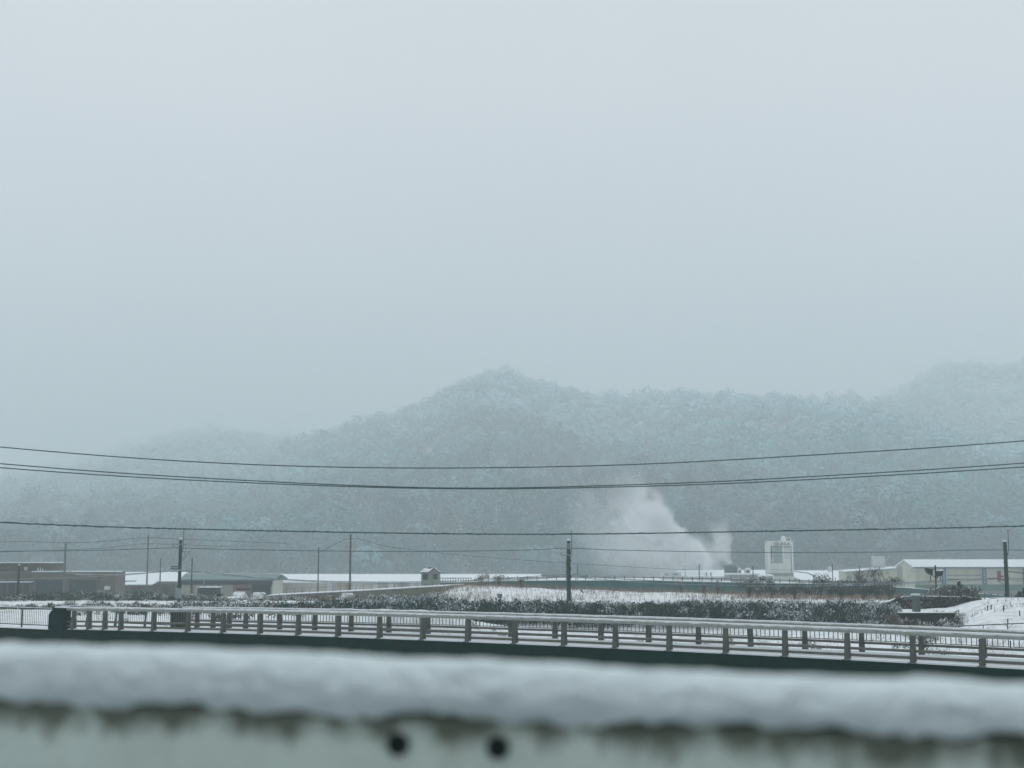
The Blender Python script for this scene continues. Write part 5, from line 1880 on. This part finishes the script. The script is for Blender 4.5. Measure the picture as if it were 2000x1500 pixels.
def bare_tree(px, Y, ptop, spread, label, droop=0.0, name='bare_tree'):
    top = at(px, ptop, Y)
    x, zb = top.x, gz(top.x, Y)
    H = top.z - zb
    t = thing(name, (x, Y, zb), label, 'tree', 'small bare trees before the beige buildings')
    MB().tube([(x, Y, zb - .3), (x + .05, Y, zb + H * .5), (x, Y, zb + H * .92)], [.10, .08, .03], 6).build('trunk', m_bark, t)
    mb = MB()
    for i in range(46):
        k_ = rng.uniform(.45, .95)
        a_ = rng.uniform(0, 2 * math.pi)
        L_ = spread * rng.uniform(.5, 1)
        p0 = Vector((x, Y, zb + H * k_))
        d_ = Vector((math.cos(a_), math.sin(a_), 0))
        p1 = p0 + d_ * L_ * .5 + Vector((0, 0, L_ * (.5 - droop * .2)))
        p2 = p0 + d_ * L_ + Vector((0, 0, L_ * (.7 - droop * 1.7)))
        mb.tube([p0, p1, p2], [.035, .025, .012], 4)
    mb.build('branches', m_twig, t)
    C = [(x + rng.normal(0, spread * .45), Y + rng.normal(0, spread * .45), zb + H * rng.uniform(.5, .95)) for _ in range(14)]
    brush(None, C, [(spread * .3, spread * .3, spread * .3)] * 14, 26, .06, (.06, .06, .05), (.14, .13, .11), .3, None, parent=t, part_name='crown')


bare_tree(1706, 150, 1112.5, 1.5, 'weeping bare tree with hanging twigs before the pale beige building', droop=.75)
bare_tree(1676, 150, 1117, .9, 'narrow bare tree left of the weeping one')

Y = 112
for px, ptop, w, lab in ((1870, 1134, 1.9, 'spiky evergreen shrub with two tall leaders behind the mossy wall'), (1996, 1148, 1.5, 'spiky evergreen shrub half cut off at the right picture edge')):
    x = atx(px, Y)
    zb = gz(x, Y)
    t = thing('evergreen_shrub', (x, Y, zb), lab, 'shrub', 'spiky evergreen shrubs')
    zt = Z(ptop, Y)
    for j, (ox, hh, ww) in enumerate(((0.1, 1.0, .42), (-.42, .78, .32), (.5, .6, .4), (-.8, .5, .4), (.85, .45, .35))):
        conifer_mesh('crown', (zt - zb) * hh, w * ww, 260, .16, (0.022, 0.052, 0.038), .10, t, (x + ox * w * .5, Y, zb), 300 + j + px)
    MB().tube([(x, Y, zb - .2), (x, Y, zt - .4)], .05, 6).build('trunk', m_bark, t)
bush(1840, 0, 111, 2.2, 1.5, 'low reddish brown bush at the foot of the hooded lamp pole', dark=(.06, .05, .04), mid=(.13, .10, .075), group='bushes of the thicket', n=420)
bush(1893, 0, 111, 2.0, 1.4, 'low dark bush right of the evergreen shrub behind the mossy wall', dark=(.03, .045, .035), mid=(.09, .085, .06), group='bushes of the thicket', n=420)
# ivy over the mossy wall
C, R = [], []
for i in range(150):
    px = rng.uniform(1750, 1912)
    yt = np.interp(px, [1722, 1745, 1768, 1908], [1181, 1172, 1166, 1168])
    C.append(at(px, rng.uniform(yt, 1188), 106.8))
    s = rng.uniform(.14, .3)
    R.append((s * 1.4, s * .6, s))
brush('ivy', C, R, 40, .06, (.015, .032, .026), (.08, .075, .055), .22, 'dark snow flecked ivy hanging over the mossy wall', cat='ivy')
C, R = [], []
for i in range(50):
    px = rng.uniform(1735, 1875)
    Yc = rng.uniform(91, 96)
    yt = np.interp(px, [1735, 1760, 1860, 1880], [1200, 1216, 1214, 1200])
    p = at(px, rng.uniform(yt - 3, yt + 12), Yc)
    p.z = max(p.z, gz(p.x, Yc))
    C.append(p)
    s = rng.uniform(.2, .38)
    R.append((s * 1.3, s, s * .8))
brush('bank_weeds', C, R, 50, .07, (.02, .045, .038), (.13, .10, .07), .45, 'snow covered weeds around the dark channel mouth', cat='weeds')

# ------------------------------------------------------------------ steam
def steam(name, base, top, r0, r1, dens, label, seed, scale=.18, thr=.42, fade=1.0):
    """Tapered plume along an axis; density thins towards edge and end, broken up by noise."""
    base, top = Vector(base), Vector(top)
    ax = (top - base)
    Lh = ax.length
    m = bpy.data.materials.new(name)
    m.use_nodes = True
    nt = m.node_tree
    N, Lk = nt.nodes, nt.links
    N.clear()
    out = N.new('ShaderNodeOutputMaterial')
    vol = N.new('ShaderNodeVolumePrincipled')
    vol.inputs['Color'].default_value = (.97, .985, 1, 1)
    tc_ = N.new('ShaderNodeTexCoord')
    sx = N.new('ShaderNodeSeparateXYZ')
    Lk.new(tc_.outputs['Object'], sx.inputs[0])

    def math_(op, a, b=None, c=None, clamp=False):
        nd = N.new('ShaderNodeMath')
        nd.operation = op
        nd.use_clamp = clamp
        for i_, v_ in enumerate((a, b, c)):
            if v_ is None:
                continue
            if isinstance(v_, (int, float)):
                nd.inputs[i_].default_value = v_
            else:
                Lk.new(v_, nd.inputs[i_])
        return nd.outputs[0]
    t_ = math_('DIVIDE', sx.outputs['Z'], Lh, clamp=True)
    rad = math_('MULTIPLY_ADD', t_, r1 - r0, r0)
    wn = N.new('ShaderNodeTexNoise')
    wn.inputs['Scale'].default_value = scale * .55
    wn.inputs['Detail'].default_value = 2
    wmp = N.new('ShaderNodeMapping')
    wmp.inputs['Location'].default_value = (seed * 3.7, 1.9, seed * 5.1)
    Lk.new(tc_.outputs['Object'], wmp.inputs['Vector'])
    Lk.new(wmp.outputs[0], wn.inputs['Vector'])
    wsx = N.new('ShaderNodeSeparateColor')
    Lk.new(wn.outputs['Color'], wsx.inputs[0])
    wx_ = math_('MULTIPLY_ADD', math_('SUBTRACT', wsx.outputs[0], .5), math_('MULTIPLY', rad, 1.5), sx.outputs['X'])
    wy_ = math_('MULTIPLY_ADD', math_('SUBTRACT', wsx.outputs[1], .5), math_('MULTIPLY', rad, 1.5), sx.outputs['Y'])
    r2 = math_('SQRT', math_('ADD', math_('MULTIPLY', wx_, wx_), math_('MULTIPLY', wy_, wy_)))
    edge = math_('SUBTRACT', 1.0, math_('DIVIDE', r2, rad), clamp=True)
    no_ = N.new('ShaderNodeTexNoise')
    no_.inputs['Scale'].default_value = scale
    no_.inputs['Detail'].default_value = 4
    no_.inputs['Roughness'].default_value = .55
    mp_ = N.new('ShaderNodeMapping')
    mp_.inputs['Location'].default_value = (seed * 7.3, seed * 3.1, 0)
    mp_.inputs['Scale'].default_value = (1, 1, .8)
    Lk.new(tc_.outputs['Object'], mp_.inputs['Vector'])
    Lk.new(mp_.outputs[0], no_.inputs['Vector'])
    # billows: noise eats into the edge
    e2 = math_('ADD', math_('MULTIPLY', edge, 1.25), math_('MULTIPLY', math_('SUBTRACT', no_.outputs['Fac'], .5), 1.7))
    e3 = math_('MULTIPLY', math_('SUBTRACT', e2, thr * .5), 2.2, clamp=True)
    e3 = math_('MULTIPLY', e3, math_('MULTIPLY', edge, 3.0, clamp=True))
    end = math_('MULTIPLY', math_('SUBTRACT', 1.0, t_), 2.2, clamp=True)
    end = math_('POWER', end, fade)
    st = math_('MULTIPLY', t_, 14.0, clamp=True)
    thin = math_('DIVIDE', r0 * 1.0, rad)
    dn = math_('MULTIPLY', math_('MULTIPLY', math_('MULTIPLY', e3, end), st), math_('MULTIPLY', thin, dens))
    Lk.new(dn, vol.inputs['Density'])
    Lk.new(vol.outputs[0], out.inputs['Volume'])
    mb = MB()
    k = 16
    prof = [(r0 * 1.0, 0), (r0 + (r1 - r0) * .33, Lh * .33), (r0 + (r1 - r0) * .66, Lh * .66), (r1, Lh)]
    mb.lathe((0, 0, 0), prof, k)
    o = mb.build(name, m)
    o.location = base
    o.rotation_mode = 'QUATERNION'
    o.rotation_quaternion = Vector((0, 0, 1)).rotation_difference(ax.normalized())
    tag(o, label, 'steam', 'steam over the factory', kind='stuff')
    return o


YS = 340
steam('steam', at(1390, 1106, YS), at(1165, 925, YS), 2.0, 11.0, 1.15, 'thick white steam drifting up to the left from the factory stack', 1, scale=.25, thr=.42, fade=2.6)
steam('steam', at(1424, 1108, YS - 8), at(1397, 1015, YS - 8), 1.5, 4.6, .48, 'narrow column of steam rising behind the dark round tank', 2, scale=.36)
steam('steam', at(1412, 1108, YS + 8), at(1090, 1030, YS + 8), 6.5, 13.5, .085, 'faint veil of steam spreading low over the factory roofs', 3, scale=.15, thr=.3)
#@@END2@@

# ------------------------------------------------------------------ haze over the whole valley
mh = bpy.data.materials.new('haze')
mh.use_nodes = True
nt = mh.node_tree
nt.nodes.clear()
o_ = nt.nodes.new('ShaderNodeOutputMaterial')
v_ = nt.nodes.new('ShaderNodeVolumePrincipled')
v_.inputs['Color'].default_value = (0.865, 0.97, 1.0, 1)
v_.inputs['Density'].default_value = HAZE_D
v_.inputs['Anisotropy'].default_value = 0.0
nt.links.new(v_.outputs[0], o_.inputs['Volume'])
hz = MB().box(-2300, -80, -14, 2300, 3900, 400).build('haze', mh)
tag(hz, 'pale snowy haze filling the valley and fading the hills', 'haze', kind='stuff')
